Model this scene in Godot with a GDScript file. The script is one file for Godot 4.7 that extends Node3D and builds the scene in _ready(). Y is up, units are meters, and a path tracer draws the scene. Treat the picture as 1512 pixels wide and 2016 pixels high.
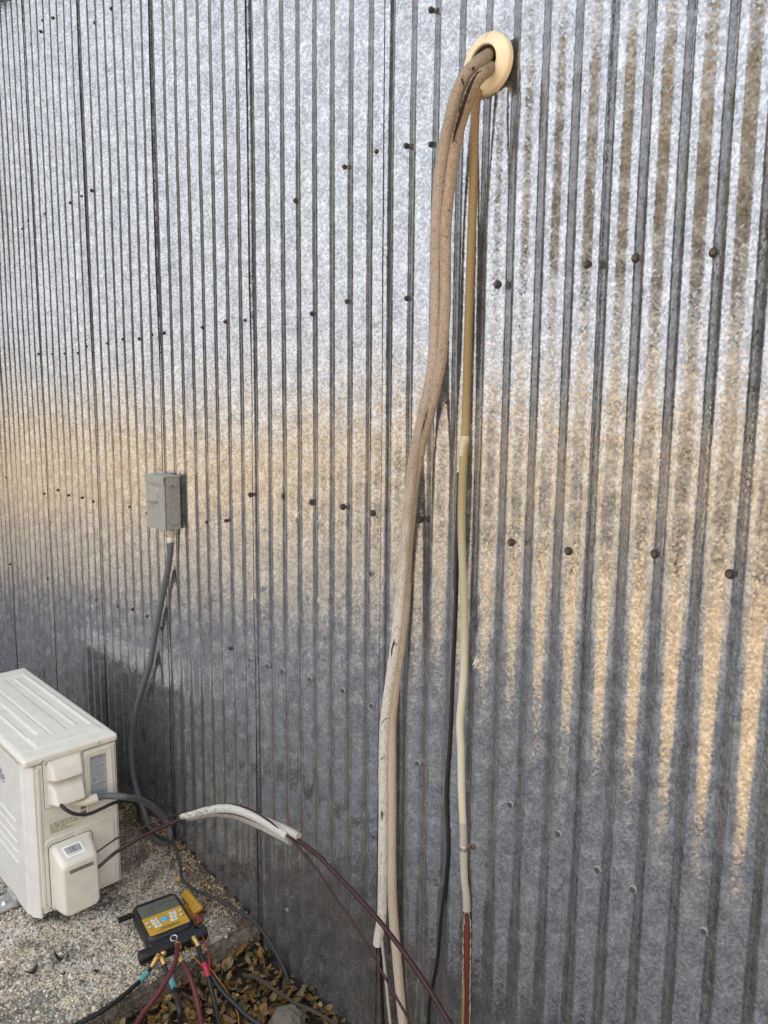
extends Node3D

const PITCH := 0.0678            # one corrugation of the sheets
const COVER := 0.5424            # the width that each sheet shows
const SEAM0 := -3.4406           # the seam nearest the left edge of the view
var rng := RandomNumberGenerator.new()
var M := {}
var used := {}

# ---------------------------------------------------------------- helpers
class MB:
	var v := PackedVector3Array()
	var n := PackedVector3Array()
	var uv := PackedVector2Array()
	var c := PackedColorArray()
	var ix := PackedInt32Array()
	var own := false
	func add(p: Vector3, u := Vector2.ZERO, col := Color.WHITE, nn := Vector3.ZERO) -> int:
		v.append(p); uv.append(u); c.append(col); n.append(nn)
		if nn != Vector3.ZERO: own = true
		return v.size() - 1
	func tri(a: int, b: int, d: int) -> void:      # seen from the front: clockwise
		ix.append(a); ix.append(b); ix.append(d)
	func quad(a: int, b: int, d: int, e: int) -> void:
		tri(a, b, d); tri(a, d, e)
	func flat(pts: Array, col := Color.WHITE) -> void:   # a polygon of its own, clockwise
		var first := v.size()
		for p in pts: add(p, Vector2(p.x, p.y), col)
		for i in range(1, pts.size() - 1): tri(first, first + i, first + i + 1)
	func normals() -> void:
		var acc := PackedVector3Array(); acc.resize(v.size())
		for i in range(0, ix.size(), 3):
			var a := ix[i]; var b := ix[i + 1]; var d := ix[i + 2]
			var f := (v[d] - v[a]).cross(v[b] - v[a])
			acc[a] += f; acc[b] += f; acc[d] += f
		for i in v.size():
			if n[i] == Vector3.ZERO: n[i] = acc[i].normalized() if acc[i].length_squared() > 1e-24 else Vector3.UP
	func mesh() -> ArrayMesh:
		normals()
		var a := []; a.resize(Mesh.ARRAY_MAX)
		a[Mesh.ARRAY_VERTEX] = v; a[Mesh.ARRAY_NORMAL] = n; a[Mesh.ARRAY_TEX_UV] = uv; a[Mesh.ARRAY_COLOR] = c; a[Mesh.ARRAY_INDEX] = ix
		var m := ArrayMesh.new(); m.add_surface_from_arrays(Mesh.PRIMITIVE_TRIANGLES, a)
		return m

func numbered(called: String) -> String:
	if not used.has(called):
		used[called] = 0
		return called
	used[called] += 1
	return "%s_%03d" % [called, used[called]]

func thing(called: String, label: String, category: String, at := Vector3.ZERO, group := "") -> Node3D:
	var o := Node3D.new(); o.name = numbered(called); o.position = at; add_child(o)
	o.set_meta("label", label); o.set_meta("category", category)
	if group: o.set_meta("group", group)
	return o

func part(parent: Node3D, called: String, mesh: Mesh, m: Material, at = null) -> MeshInstance3D:   # a mesh in world coordinates under an unturned thing
	var o := MeshInstance3D.new(); o.name = called; o.mesh = mesh; o.material_override = m
	parent.add_child(o, true)
	if at == null:
		var p: Node = parent; var off := Vector3.ZERO
		while p != self:
			off += p.position; p = p.get_parent()
		o.position = -off
	else: o.position = at
	return o

func single(called: String, mesh: Mesh, m: Material, label: String, category: String, group := "") -> MeshInstance3D:
	var o := MeshInstance3D.new(); o.name = numbered(called); o.mesh = mesh; o.material_override = m; add_child(o)
	o.set_meta("label", label); o.set_meta("category", category)
	if group: o.set_meta("group", group)
	return o

func lin(r: float, g: float, b: float) -> Color:
	return Color(r, g, b).linear_to_srgb()

func mat(c: Color, rough := 0.6, metal := 0.0) -> StandardMaterial3D:    # c: linear base colour
	var m := StandardMaterial3D.new()
	m.albedo_color = c.linear_to_srgb(); m.roughness = rough; m.metallic = metal
	return m

func noise_tex(kind: int, freq: float, lo: float, hi: float, seed_ := 1, oct := 4, size := 512) -> NoiseTexture2D:
	var n := FastNoiseLite.new(); n.noise_type = kind; n.frequency = freq; n.seed = seed_; n.fractal_octaves = oct
	var t := NoiseTexture2D.new(); t.width = size; t.height = size; t.seamless = true; t.noise = n
	var g := Gradient.new(); g.set_color(0, Color(lo, lo, lo)); g.set_color(1, Color(hi, hi, hi)); t.color_ramp = g
	return t

func bump_tex(freq: float, strength: float, seed_ := 3, size := 512) -> NoiseTexture2D:
	var n := FastNoiseLite.new(); n.noise_type = FastNoiseLite.TYPE_SIMPLEX; n.frequency = freq; n.seed = seed_; n.fractal_octaves = 4
	var t := NoiseTexture2D.new(); t.width = size; t.height = size; t.seamless = true; t.noise = n; t.as_normal_map = true; t.bump_strength = strength
	return t

func worn(m: StandardMaterial3D, scale: float, tex: Texture2D, bump: Texture2D = null, bscale := 1.0) -> StandardMaterial3D:
	m.albedo_texture = tex; m.uv1_triplanar = true; m.uv1_scale = Vector3.ONE * scale
	if bump:
		m.normal_enabled = true; m.normal_texture = bump; m.normal_scale = bscale
	return m

func smooth_path(pts: Array, step: float) -> Array:      # Catmull-Rom through the points, resampled evenly
	var cv := Curve3D.new(); cv.bake_interval = step * 0.5
	for i in pts.size():
		var a: Vector3 = pts[maxi(i - 1, 0)]; var b: Vector3 = pts[mini(i + 1, pts.size() - 1)]
		var p: Vector3 = pts[i]
		var d := (b - a)
		var lin_: float = 1.0 / 6.0
		var scale_in: float = minf(1.0, (p - a).length() / maxf(1e-5, d.length() * 0.5)) if i > 0 else 1.0
		var scale_out: float = minf(1.0, (b - p).length() / maxf(1e-5, d.length() * 0.5)) if i < pts.size() - 1 else 1.0
		cv.add_point(p, -d * lin_ * scale_in, d * lin_ * scale_out)
	var n := maxi(2, int(cv.get_baked_length() / step) + 1)
	var out := []
	for i in n: out.append(cv.sample_baked(cv.get_baked_length() * i / (n - 1.0), true))
	return out

# A tube along a path. r: number or Callable(t, angle, metres); col: Callable(t, angle, metres) -> Color; angle 0 looks along «ref»
func tube(mb: MB, pts: Array, r, sides := 12, step := 0.012, col = null, a0 := 0.0, a1 := TAU, ref := Vector3(0, 0, 1), caps := true) -> MB:
	var p := smooth_path(pts, step)
	var full := a1 - a0 > TAU - 0.001
	var cols := sides + 1
	var first := mb.v.size()
	var m := 0.0
	var nrm := ref
	for i in p.size():
		var d: Vector3 = (p[mini(i + 1, p.size() - 1)] - p[maxi(i - 1, 0)]).normalized()
		if i > 0: m += (p[i] - p[i - 1]).length()
		nrm = (nrm - d * nrm.dot(d)).normalized()
		var bi := d.cross(nrm)
		var t := i / (p.size() - 1.0)
		for j in cols:
			var a := lerpf(a0, a1, j / float(sides))
			var rr: float = r.call(t, a, m) if r is Callable else r
			var out := nrm * cos(a) + bi * sin(a)
			mb.add(p[i] + out * rr, Vector2(a / TAU, m), col.call(t, a, m) if col is Callable else Color.WHITE)
	for i in p.size() - 1:
		for j in sides:
			var a := first + i * cols + j
			mb.quad(a, a + 1, a + cols + 1, a + cols)
	# weld the shading of the lengthwise seam
	if full:
		mb.normals()
		for i in p.size():
			var s := first + i * cols
			var q := (mb.n[s] + mb.n[s + sides]).normalized()
			mb.n[s] = q; mb.n[s + sides] = q
	if caps and full:
		for e in [0, p.size() - 1]:
			var d: Vector3 = (p[1] - p[0]).normalized() if e == 0 else (p[e - 1] - p[e]).normalized()
			var k := mb.add(p[e], Vector2(0.5, 0.5), mb.c[first + e * cols], -d)
			var ring := []
			for j in cols: ring.append(mb.add(mb.v[first + e * cols + j], mb.uv[first + e * cols + j], mb.c[first + e * cols + j], -d))
			for j in sides:
				if e == 0: mb.tri(k, ring[j], ring[j + 1])
				else: mb.tri(k, ring[j + 1], ring[j])
	return mb

func rbox(mb: MB, center: Vector3, size: Vector3, r: float, basis := Basis(), col := Color.WHITE) -> MB:   # a box with rounded edges
	var h := size * 0.5
	r = minf(r, minf(h.x, minf(h.y, h.z)) * 0.999)
	var steps := [0.0, 0.3, 0.65, 1.0]
	for ax in 3:
		for s in [-1.0, 1.0]:
			var u := (ax + 1) % 3; var w := (ax + 2) % 3
			var cu := []; var cw := []
			for q in steps: cu.append(-h[u] + r * q); cw.append(-h[w] + r * q)
			for q in [1.0, 0.65, 0.3, 0.0]: cu.append(h[u] - r * q); cw.append(h[w] - r * q)
			var first := mb.v.size()
			for a in cu:
				for b in cw:
					var p := Vector3.ZERO; p[ax] = s * h[ax]; p[u] = a; p[w] = b
					var q := Vector3(clampf(p.x, -h.x + r, h.x - r), clampf(p.y, -h.y + r, h.y - r), clampf(p.z, -h.z + r, h.z - r))
					var nn := (p - q).normalized()
					mb.add(center + basis * (q + nn * r), Vector2(a, b), col, basis * nn)
			for i in 7:
				for j in 7:
					var k := first + i * 8 + j
					if s > 0: mb.quad(k, k + 1, k + 9, k + 8)
					else: mb.quad(k, k + 8, k + 9, k + 1)
	return mb

func lathe(mb: MB, at: Vector3, basis: Basis, prof: Array, sides := 24, col := Color.WHITE, a0 := 0.0, a1 := TAU) -> MB:   # prof: Vector2(radius, height along basis.y), shaded smooth
	var first := mb.v.size()
	for i in prof.size():
		for j in sides + 1:
			var a := lerpf(a0, a1, j / float(sides))
			mb.add(at + basis * Vector3(cos(a) * prof[i].x, prof[i].y, sin(a) * prof[i].x), Vector2(j / float(sides), i), col)
	for i in prof.size() - 1:
		for j in sides:
			var k := first + i * (sides + 1) + j
			mb.quad(k, k + 1, k + sides + 2, k + sides + 1)
	if a1 - a0 > TAU - 0.001:
		mb.normals()
		for i in prof.size():
			var s := first + i * (sides + 1)
			var q := mb.n[s] + mb.n[s + sides]
			q = q.normalized() if q.length_squared() > 1e-9 else basis.y
			mb.n[s] = q; mb.n[s + sides] = q
	return mb

func rrect(hx: float, hy: float, r: float, k := 5) -> Array:     # outline of a rounded rectangle
	var o := []
	r = minf(r, minf(hx, hy) * 0.99)
	for q in 4:
		var cx: float = (hx - r) * (1 if q in [0, 3] else -1); var cy: float = (hy - r) * (1 if q < 2 else -1)
		for i in k + 1:
			var a := PI / 2 * (q + i / float(k))
			o.append(Vector2(cx + cos(a) * r, cy + sin(a) * r))
	return o

# Rounded-rectangle rings joined into a skin. ring: [centre a, centre b, half a, half b, corner, height]; basis columns: a, b, up
func loft(mb: MB, at: Vector3, basis: Basis, rings: Array, close := true, col := Color.WHITE) -> MB:
	var first := mb.v.size(); var per := 0
	for g in rings:
		var o := rrect(g[2], g[3], g[4])
		per = o.size()
		for p in o: mb.add(at + basis * Vector3(g[0] + p.x, g[1] + p.y, g[5] + (g[6] * p.y if g.size() > 6 else 0.0)), p, col)
	for i in rings.size() - 1:
		for j in per:
			var a := first + i * per + j; var b := first + i * per + (j + 1) % per
			mb.quad(a, a + per, b + per, b)
	if close:
		var s := mb.v.size() - per
		var k := mb.add(at + basis * Vector3(rings[-1][0], rings[-1][1], rings[-1][5]), Vector2.ZERO, col)
		for j in per: mb.tri(k, s + (j + 1) % per, s + j)
	return mb

func ribbon(mb: MB, pts: Array, face: Vector3, wide: Callable, step := 0.004, col = null, rise := 0.0012) -> MB:   # a strip along a path facing «face», thicker in its middle
	var p := smooth_path(pts, step)
	var first := mb.v.size()
	for i in p.size():
		var d: Vector3 = (p[mini(i + 1, p.size() - 1)] - p[maxi(i - 1, 0)]).normalized()
		var side := d.cross(face).normalized(); var up := side.cross(d)
		var t := i / (p.size() - 1.0)
		var w: Vector2 = wide.call(t, i)
		var c: Color = col.call(t, i) if col is Callable else Color.WHITE
		mb.add(p[i] - side * w.x, Vector2(0, t), c); mb.add(p[i] + up * rise, Vector2(0.5, t), c); mb.add(p[i] + side * w.y, Vector2(1, t), c)
		mb.add(p[i] - up * rise, Vector2(0.5, t), c)
	for i in p.size() - 1:
		for j in 4:
			var a := first + i * 4 + j; var b := first + i * 4 + (j + 1) % 4
			mb.quad(a, b, b + 4, a + 4)
	return mb

func print_tex(w: int, h: int, paper: Color, ink: Color, rows: Array, seed_: int) -> ImageTexture:   # rows: [y, height, x0, x1, word length]; lines of print too small to read
	var im := Image.create(w, h, false, Image.FORMAT_RGB8); im.fill(paper)
	var r := RandomNumberGenerator.new(); r.seed = seed_
	for q in rows:
		var x: int = q[2]
		while x < q[3]:
			var len_ := r.randi_range(2, q[4])
			var x1: int = mini(x + len_, q[3])
			for cx in range(x, x1):
				if r.randf() < 0.8: im.fill_rect(Rect2i(cx, q[0] + r.randi_range(0, 1), 1, maxi(1, q[1] - r.randi_range(0, 1))), ink)
			x = x1 + r.randi_range(1, 3)
	return ImageTexture.create_from_image(im)

func sticker(parent: Node3D, called: String, corners: Array, m: Material) -> MeshInstance3D:    # corners: top left, top right, bottom right, bottom left
	var mb := MB.new()
	var uvs := [Vector2(0, 0), Vector2(1, 0), Vector2(1, 1), Vector2(0, 1)]
	for i in 4: mb.add(corners[i], uvs[i])
	mb.quad(0, 1, 2, 3)
	return part(parent, called, mb.mesh(), m)

func letters(parent: Node3D, called: String, text: String, size: float, basis: Basis, at: Vector3, m: Material, bold := false, slant := 0.0, thick := 0.0004) -> MeshInstance3D:
	var f := SystemFont.new(); f.font_names = PackedStringArray(["Droid Sans"]); f.font_weight = 700 if bold else 400
	var t := TextMesh.new(); t.text = text; t.font = f; t.font_size = 32; t.pixel_size = size / 32.0; t.depth = thick; t.curve_step = 2.0
	var o := part(parent, called, t, m)
	o.basis = basis * Basis(Vector3(1, 0, 0), Vector3(slant, 1, 0), Vector3(0, 0, 1))
	o.position += at
	return o

# ---------------------------------------------------------------- materials
func make_materials() -> void:
	# galvanised zinc: flakes (spangle) that differ in brightness, gloss and tilt
	var n := FastNoiseLite.new(); n.noise_type = FastNoiseLite.TYPE_CELLULAR; n.cellular_return_type = FastNoiseLite.RETURN_CELL_VALUE
	n.cellular_distance_function = FastNoiseLite.DISTANCE_EUCLIDEAN; n.frequency = 0.2; n.seed = 5; n.fractal_type = FastNoiseLite.FRACTAL_NONE
	n.domain_warp_enabled = true; n.domain_warp_amplitude = 8.0; n.domain_warp_frequency = 0.09; n.domain_warp_fractal_type = FastNoiseLite.DOMAIN_WARP_FRACTAL_PROGRESSIVE; n.domain_warp_fractal_octaves = 3; n.domain_warp_fractal_gain = 0.6
	var side := 1536
	var im := n.get_image(side, side); im.convert(Image.FORMAT_L8)
	var d := im.get_data()
	var fine := FastNoiseLite.new(); fine.noise_type = FastNoiseLite.TYPE_SIMPLEX; fine.frequency = 0.012; fine.fractal_octaves = 5; fine.seed = 9
	var fi := fine.get_seamless_image(side, side); fi.convert(Image.FORMAT_L8)
	var fd := fi.get_data()
	var al := PackedByteArray(); al.resize(side * side)
	var ro := PackedByteArray(); ro.resize(side * side)
	var nm := PackedByteArray(); nm.resize(side * side * 3)
	var la := PackedByteArray(); var lr := PackedByteArray(); var lx := PackedByteArray(); var ly := PackedByteArray()
	for i in 256:
		var h := fposmod(sin(i * 12.9898) * 43758.5453, 1.0); var h2 := fposmod(sin(i * 78.233) * 12543.123, 1.0)
		var h3 := fposmod(sin(i * 37.719) * 9431.77, 1.0)
		la.append(int(255 * lerpf(SPAN_LO, SPAN_HI, pow(h, 1.1))))
		lr.append(int(255 * lerpf(0.09, 0.24, h3)))
		var tilt := lerpf(0.005, 0.045, h2)
		lx.append(int(127.5 + 127.5 * cos(h * TAU * 3.0) * tilt)); ly.append(int(127.5 + 127.5 * sin(h * TAU * 3.0) * tilt))
	for i in side * side:
		var q := d[i]; var f := fd[i]
		al[i] = clampi(la[q] + (f - 128) / 6, 0, 255)
		ro[i] = clampi(lr[q] + (f - 128) / 5, 0, 255)
		nm[i * 3] = lx[q]; nm[i * 3 + 1] = ly[q]; nm[i * 3 + 2] = 254
	for i in 60:        # scuffs: short pale scratches
		var px := rng.randi() % side; var py := rng.randi() % side; var dx := rng.randf_range(-0.5, 0.5); var ln := rng.randi_range(2, 12)
		for q in ln:
			var at := posmod(py + q, side) * side + posmod(px + int(dx * q), side)
			al[at] = 236; ro[at] = 90
	var g := mat(Color(0.60, 0.610, 0.625), 1.0, 0.82)
	g.albedo_texture = ImageTexture.create_from_image(Image.create_from_data(side, side, false, Image.FORMAT_L8, al))
	g.roughness_texture = ImageTexture.create_from_image(Image.create_from_data(side, side, false, Image.FORMAT_L8, ro))
	g.roughness_texture_channel = BaseMaterial3D.TEXTURE_CHANNEL_RED
	g.normal_enabled = true; g.normal_texture = ImageTexture.create_from_image(Image.create_from_data(side, side, false, Image.FORMAT_RGB8, nm)); g.normal_scale = 1.0
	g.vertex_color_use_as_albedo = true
	M.zinc = g
	M.dark = mat(Color(0.012, 0.01, 0.009), 0.95)
	M.screw_dark = mat(Color(0.045, 0.036, 0.03), 0.75, 0.3)
	M.screw_zinc = mat(Color(0.27, 0.27, 0.265), 0.6, 0.4)
	M.roof = mat(Color(0.3, 0.31, 0.32), 0.5, 0.7)
	M.cream = worn(mat(Color(0.88, 0.74, 0.50), 0.38), 3.0, noise_tex(FastNoiseLite.TYPE_SIMPLEX, 0.01, 0.9, 1.0, 4))
	var foam := mat(Color(1, 1, 1), 0.88); foam.vertex_color_use_as_albedo = true
	worn(foam, 9.0, noise_tex(FastNoiseLite.TYPE_SIMPLEX, 0.035, 0.76, 1.0, 12, 5), bump_tex(0.09, 6.0, 21), 0.7)
	M.foam = foam
	M.crack = mat(Color(0.03, 0.014, 0.011), 0.9)
	var hose := mat(Color(1, 1, 1), 0.42); hose.vertex_color_use_as_albedo = true
	M.hose = hose
	var tint := mat(Color(1, 1, 1), 0.7); tint.vertex_color_use_as_albedo = true
	worn(tint, 20.0, noise_tex(FastNoiseLite.TYPE_SIMPLEX, 0.03, 0.6, 1.0, 31, 5))
	M.tint = tint
	M.rubber = worn(mat(Color(0.014, 0.014, 0.015), 0.45), 12.0, noise_tex(FastNoiseLite.TYPE_SIMPLEX, 0.02, 0.6, 1.0, 7))
	M.oldcable = worn(mat(Color(0.035, 0.036, 0.04), 0.6), 12.0, noise_tex(FastNoiseLite.TYPE_SIMPLEX, 0.02, 0.5, 1.0, 7))
	M.grey = worn(mat(Color(0.13, 0.135, 0.145), 0.5), 6.0, noise_tex(FastNoiseLite.TYPE_SIMPLEX, 0.02, 0.8, 1.0, 8))
	M.copper = worn(mat(Color(0.085, 0.032, 0.036), 0.42, 0.55), 14.0, noise_tex(FastNoiseLite.TYPE_SIMPLEX, 0.02, 0.55, 1.0, 17))
	M.box = worn(mat(Color(0.34, 0.345, 0.31), 0.42), 5.0, noise_tex(FastNoiseLite.TYPE_SIMPLEX, 0.015, 0.88, 1.0, 18))
	M.paint = worn(mat(Color(0.77, 0.745, 0.645), 0.34), 2.2, noise_tex(FastNoiseLite.TYPE_SIMPLEX, 0.012, 0.94, 1.0, 19, 5), bump_tex(0.05, 1.0, 22), 0.05)
	M.paint_white = worn(mat(Color(0.74, 0.73, 0.68), 0.34), 2.2, noise_tex(FastNoiseLite.TYPE_SIMPLEX, 0.012, 0.94, 1.0, 20, 5))
	M.foot = worn(mat(Color(0.45, 0.445, 0.42), 0.5), 6.0, noise_tex(FastNoiseLite.TYPE_SIMPLEX, 0.012, 0.7, 1.0, 19, 5))
	M.plastic_white = mat(Color(0.62, 0.58, 0.47), 0.45)
	M.steel = mat(Color(0.6, 0.6, 0.58), 0.3, 1.0)
	M.brass = mat(Color(0.62, 0.42, 0.17), 0.34, 1.0)
	M.black = worn(mat(Color(0.012, 0.012, 0.013), 0.4), 10.0, noise_tex(FastNoiseLite.TYPE_SIMPLEX, 0.02, 0.6, 1.0, 24))
	M.yellow = mat(Color(0.5, 0.29, 0.03), 0.45)
	M.clip = worn(mat(Color(0.56, 0.3, 0.02), 0.4), 9.0, noise_tex(FastNoiseLite.TYPE_SIMPLEX, 0.02, 0.75, 1.0, 25))
	M.button = mat(Color(0.6, 0.6, 0.55), 0.5)
	M.blue = mat(Color(0.06, 0.38, 0.62), 0.4)
	M.redhose = worn(mat(Color(0.17, 0.03, 0.032), 0.5), 9.0, noise_tex(FastNoiseLite.TYPE_SIMPLEX, 0.02, 0.6, 1.0, 26))
	M.redwire = mat(Color(0.32, 0.012, 0.02), 0.4)
	M.teal = mat(Color(0.1, 0.3, 0.3), 0.5)
	M.redband = mat(Color(0.38, 0.02, 0.045), 0.5)
	M.orange = mat(Color(0.34, 0.14, 0.02), 0.5)
	M.rust = worn(mat(Color(0.24, 0.048, 0.022), 0.85), 16.0, noise_tex(FastNoiseLite.TYPE_SIMPLEX, 0.03, 0.45, 1.0, 27, 5), bump_tex(0.06, 8.0, 28), 0.8)
	M.concrete = worn(mat(Color(0.46, 0.42, 0.345), 0.95), 3.0, noise_tex(FastNoiseLite.TYPE_SIMPLEX, 0.03, 0.45, 1.0, 29, 6), bump_tex(0.06, 8.0, 30), 1.0)
	M.concrete.vertex_color_use_as_albedo = true
	M.soil = worn(mat(Color(0.05, 0.034, 0.022), 1.0), 3.0, noise_tex(FastNoiseLite.TYPE_SIMPLEX, 0.04, 0.4, 1.0, 33, 6), bump_tex(0.06, 10.0, 34), 1.0)
	M.dirt = worn(mat(Color(0.60, 0.51, 0.39), 1.0), 0.15, noise_tex(FastNoiseLite.TYPE_SIMPLEX, 0.02, 0.78, 1.0, 35, 6))
	M.bark = worn(mat(Color(0.13, 0.095, 0.07), 0.95), 14.0, noise_tex(FastNoiseLite.TYPE_SIMPLEX, 0.03, 0.4, 1.0, 36, 5), bump_tex(0.06, 8.0, 37), 1.0)
	M.stone = worn(mat(Color(0.24, 0.215, 0.16), 0.95), 7.0, noise_tex(FastNoiseLite.TYPE_SIMPLEX, 0.02, 0.5, 1.0, 38, 6), bump_tex(0.05, 6.0, 39), 0.8)
	M.blueink = mat(Color(0.12, 0.12, 0.30), 0.5)
	M.ink = mat(Color(0.02, 0.02, 0.022), 0.5)

const SPAN_LO := 0.67
const SPAN_HI := 0.9

# ---------------------------------------------------------------- the wall
var warp := FastNoiseLite.new()

func wall_z(x: float, y: float) -> float:
	var xv := SEAM0 + 0.009
	# flat crests and valleys, straight flanks, rounded bends
	var ph := fposmod((x - xv + 0.0016 * warp.get_noise_2d(x * 30.0, y * 40.0)) / PITCH, 1.0)
	var u := (1.0 - absf(4.0 * ph - 2.0)) * 1.56
	return 0.0071 * 0.5 * (sqrt((u + 1.0) * (u + 1.0) + 0.11) - sqrt((u - 1.0) * (u - 1.0) + 0.11)) + 0.0022 * warp.get_noise_2d(x * 60.0 + 500.0, y * 50.0)

func sheet(k: int, y0: float, y1: float, rows: int, per: int, bumps: Array, lift: float, gaps: FastNoiseLite) -> ArrayMesh:
	var x0 := SEAM0 + COVER * k; var x1 := x0 + COVER
	var mb := MB.new()
	var n := 8 * per + int(0.03 / PITCH * per)
	var off := Vector2(fposmod(k * 0.377, 1.0), fposmod(k * 0.613, 1.0))
	var dirt := FastNoiseLite.new(); dirt.frequency = 0.9; dirt.seed = 40 + k; dirt.fractal_octaves = 4
	for i in rows + 1:
		var y := lerpf(y0, y1, i / float(rows))
		var gl: float = lift * (0.7 + 0.3 * gaps.get_noise_2d(k * 10.0, y * 40.0)) * clampf(0.12 + smoothstep(1.75, 2.2, y) + 0.7 * smoothstep(0.85, 0.5, y), 0.0, 1.0)
		for j in n + 1:
			var x := lerpf(x0 - 0.03, x1, j / float(n))
			var z := wall_z(x, y) + lerpf(-0.0011, 0.0009, (x - x0) / COVER)
			z += gl * smoothstep(x1 - 0.045, x1, x)
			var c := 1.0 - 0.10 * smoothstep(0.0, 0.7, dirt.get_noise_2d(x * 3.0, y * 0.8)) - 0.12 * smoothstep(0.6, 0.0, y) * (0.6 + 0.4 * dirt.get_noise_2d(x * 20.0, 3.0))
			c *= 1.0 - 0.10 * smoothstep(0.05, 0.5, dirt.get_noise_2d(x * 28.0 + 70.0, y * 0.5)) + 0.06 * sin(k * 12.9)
			for b in bumps:
				var dx: float = x - b.x; var dy: float = (y - b.y)
				var q: float = (dx * dx + dy * dy) / (b.z * b.z)
				if q < 6.0: z += b.w * exp(-q) * (1.0 + 0.5 * sin(dx * 700.0 + dy * 500.0))
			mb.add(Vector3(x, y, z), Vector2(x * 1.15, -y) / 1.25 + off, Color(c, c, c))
	var w := n + 1
	for i in rows:
		for j in n:
			var a := i * w + j
			mb.quad(a, a + w, a + w + 1, a + 1)
	# the cut edge on the right: the sheet is thick
	for i in rows + 1:
		var p := mb.v[i * w + n]
		mb.add(p, Vector2.ZERO, Color(0.5, 0.5, 0.5)); mb.add(p - Vector3(0.0006, 0, 0.0011), Vector2.ZERO, Color(0.3, 0.3, 0.3))
	var s := (rows + 1) * w
	for i in rows:
		mb.quad(s + i * 2, s + i * 2 + 2, s + i * 2 + 3, s + i * 2 + 1)
	return mb.mesh()

func screw_mesh(r: float) -> ArrayMesh:
	var mb := MB.new()
	var b := Basis(Vector3(1, 0, 0), Vector3(0, 0, 1), Vector3(0, -1, 0))
	lathe(mb, Vector3.ZERO, b, [Vector2(r, -0.004), Vector2(r, 0.0008), Vector2(r * 0.92, 0.0018), Vector2(r * 0.62, 0.0026)], 16)
	return mb.mesh()

func head_mesh(r: float) -> ArrayMesh:
	var mb := MB.new()
	var b := Basis(Vector3(1, 0, 0), Vector3(0, 0, 1), Vector3(0, -1, 0))
	var q := []
	for k in 6: q.append(Vector3(cos(TAU * k / 6.0), sin(TAU * k / 6.0), 0) * r)
	for k in 6:
		var a: Vector3 = q[k]; var c: Vector3 = q[(k + 1) % 6]
		mb.flat([a + Vector3(0, 0, 0.0016), c + Vector3(0, 0, 0.0016), c + Vector3(0, 0, 0.0052), a + Vector3(0, 0, 0.0052)])
		mb.flat([a + Vector3(0, 0, 0.0052), c + Vector3(0, 0, 0.0052), c * 0.85 + Vector3(0, 0, 0.0060), a * 0.85 + Vector3(0, 0, 0.0060)])
		mb.flat([a * 0.85 + Vector3(0, 0, 0.0060), c * 0.85 + Vector3(0, 0, 0.0060), Vector3(0, 0, 0.0054)])
	return mb.mesh()

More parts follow.
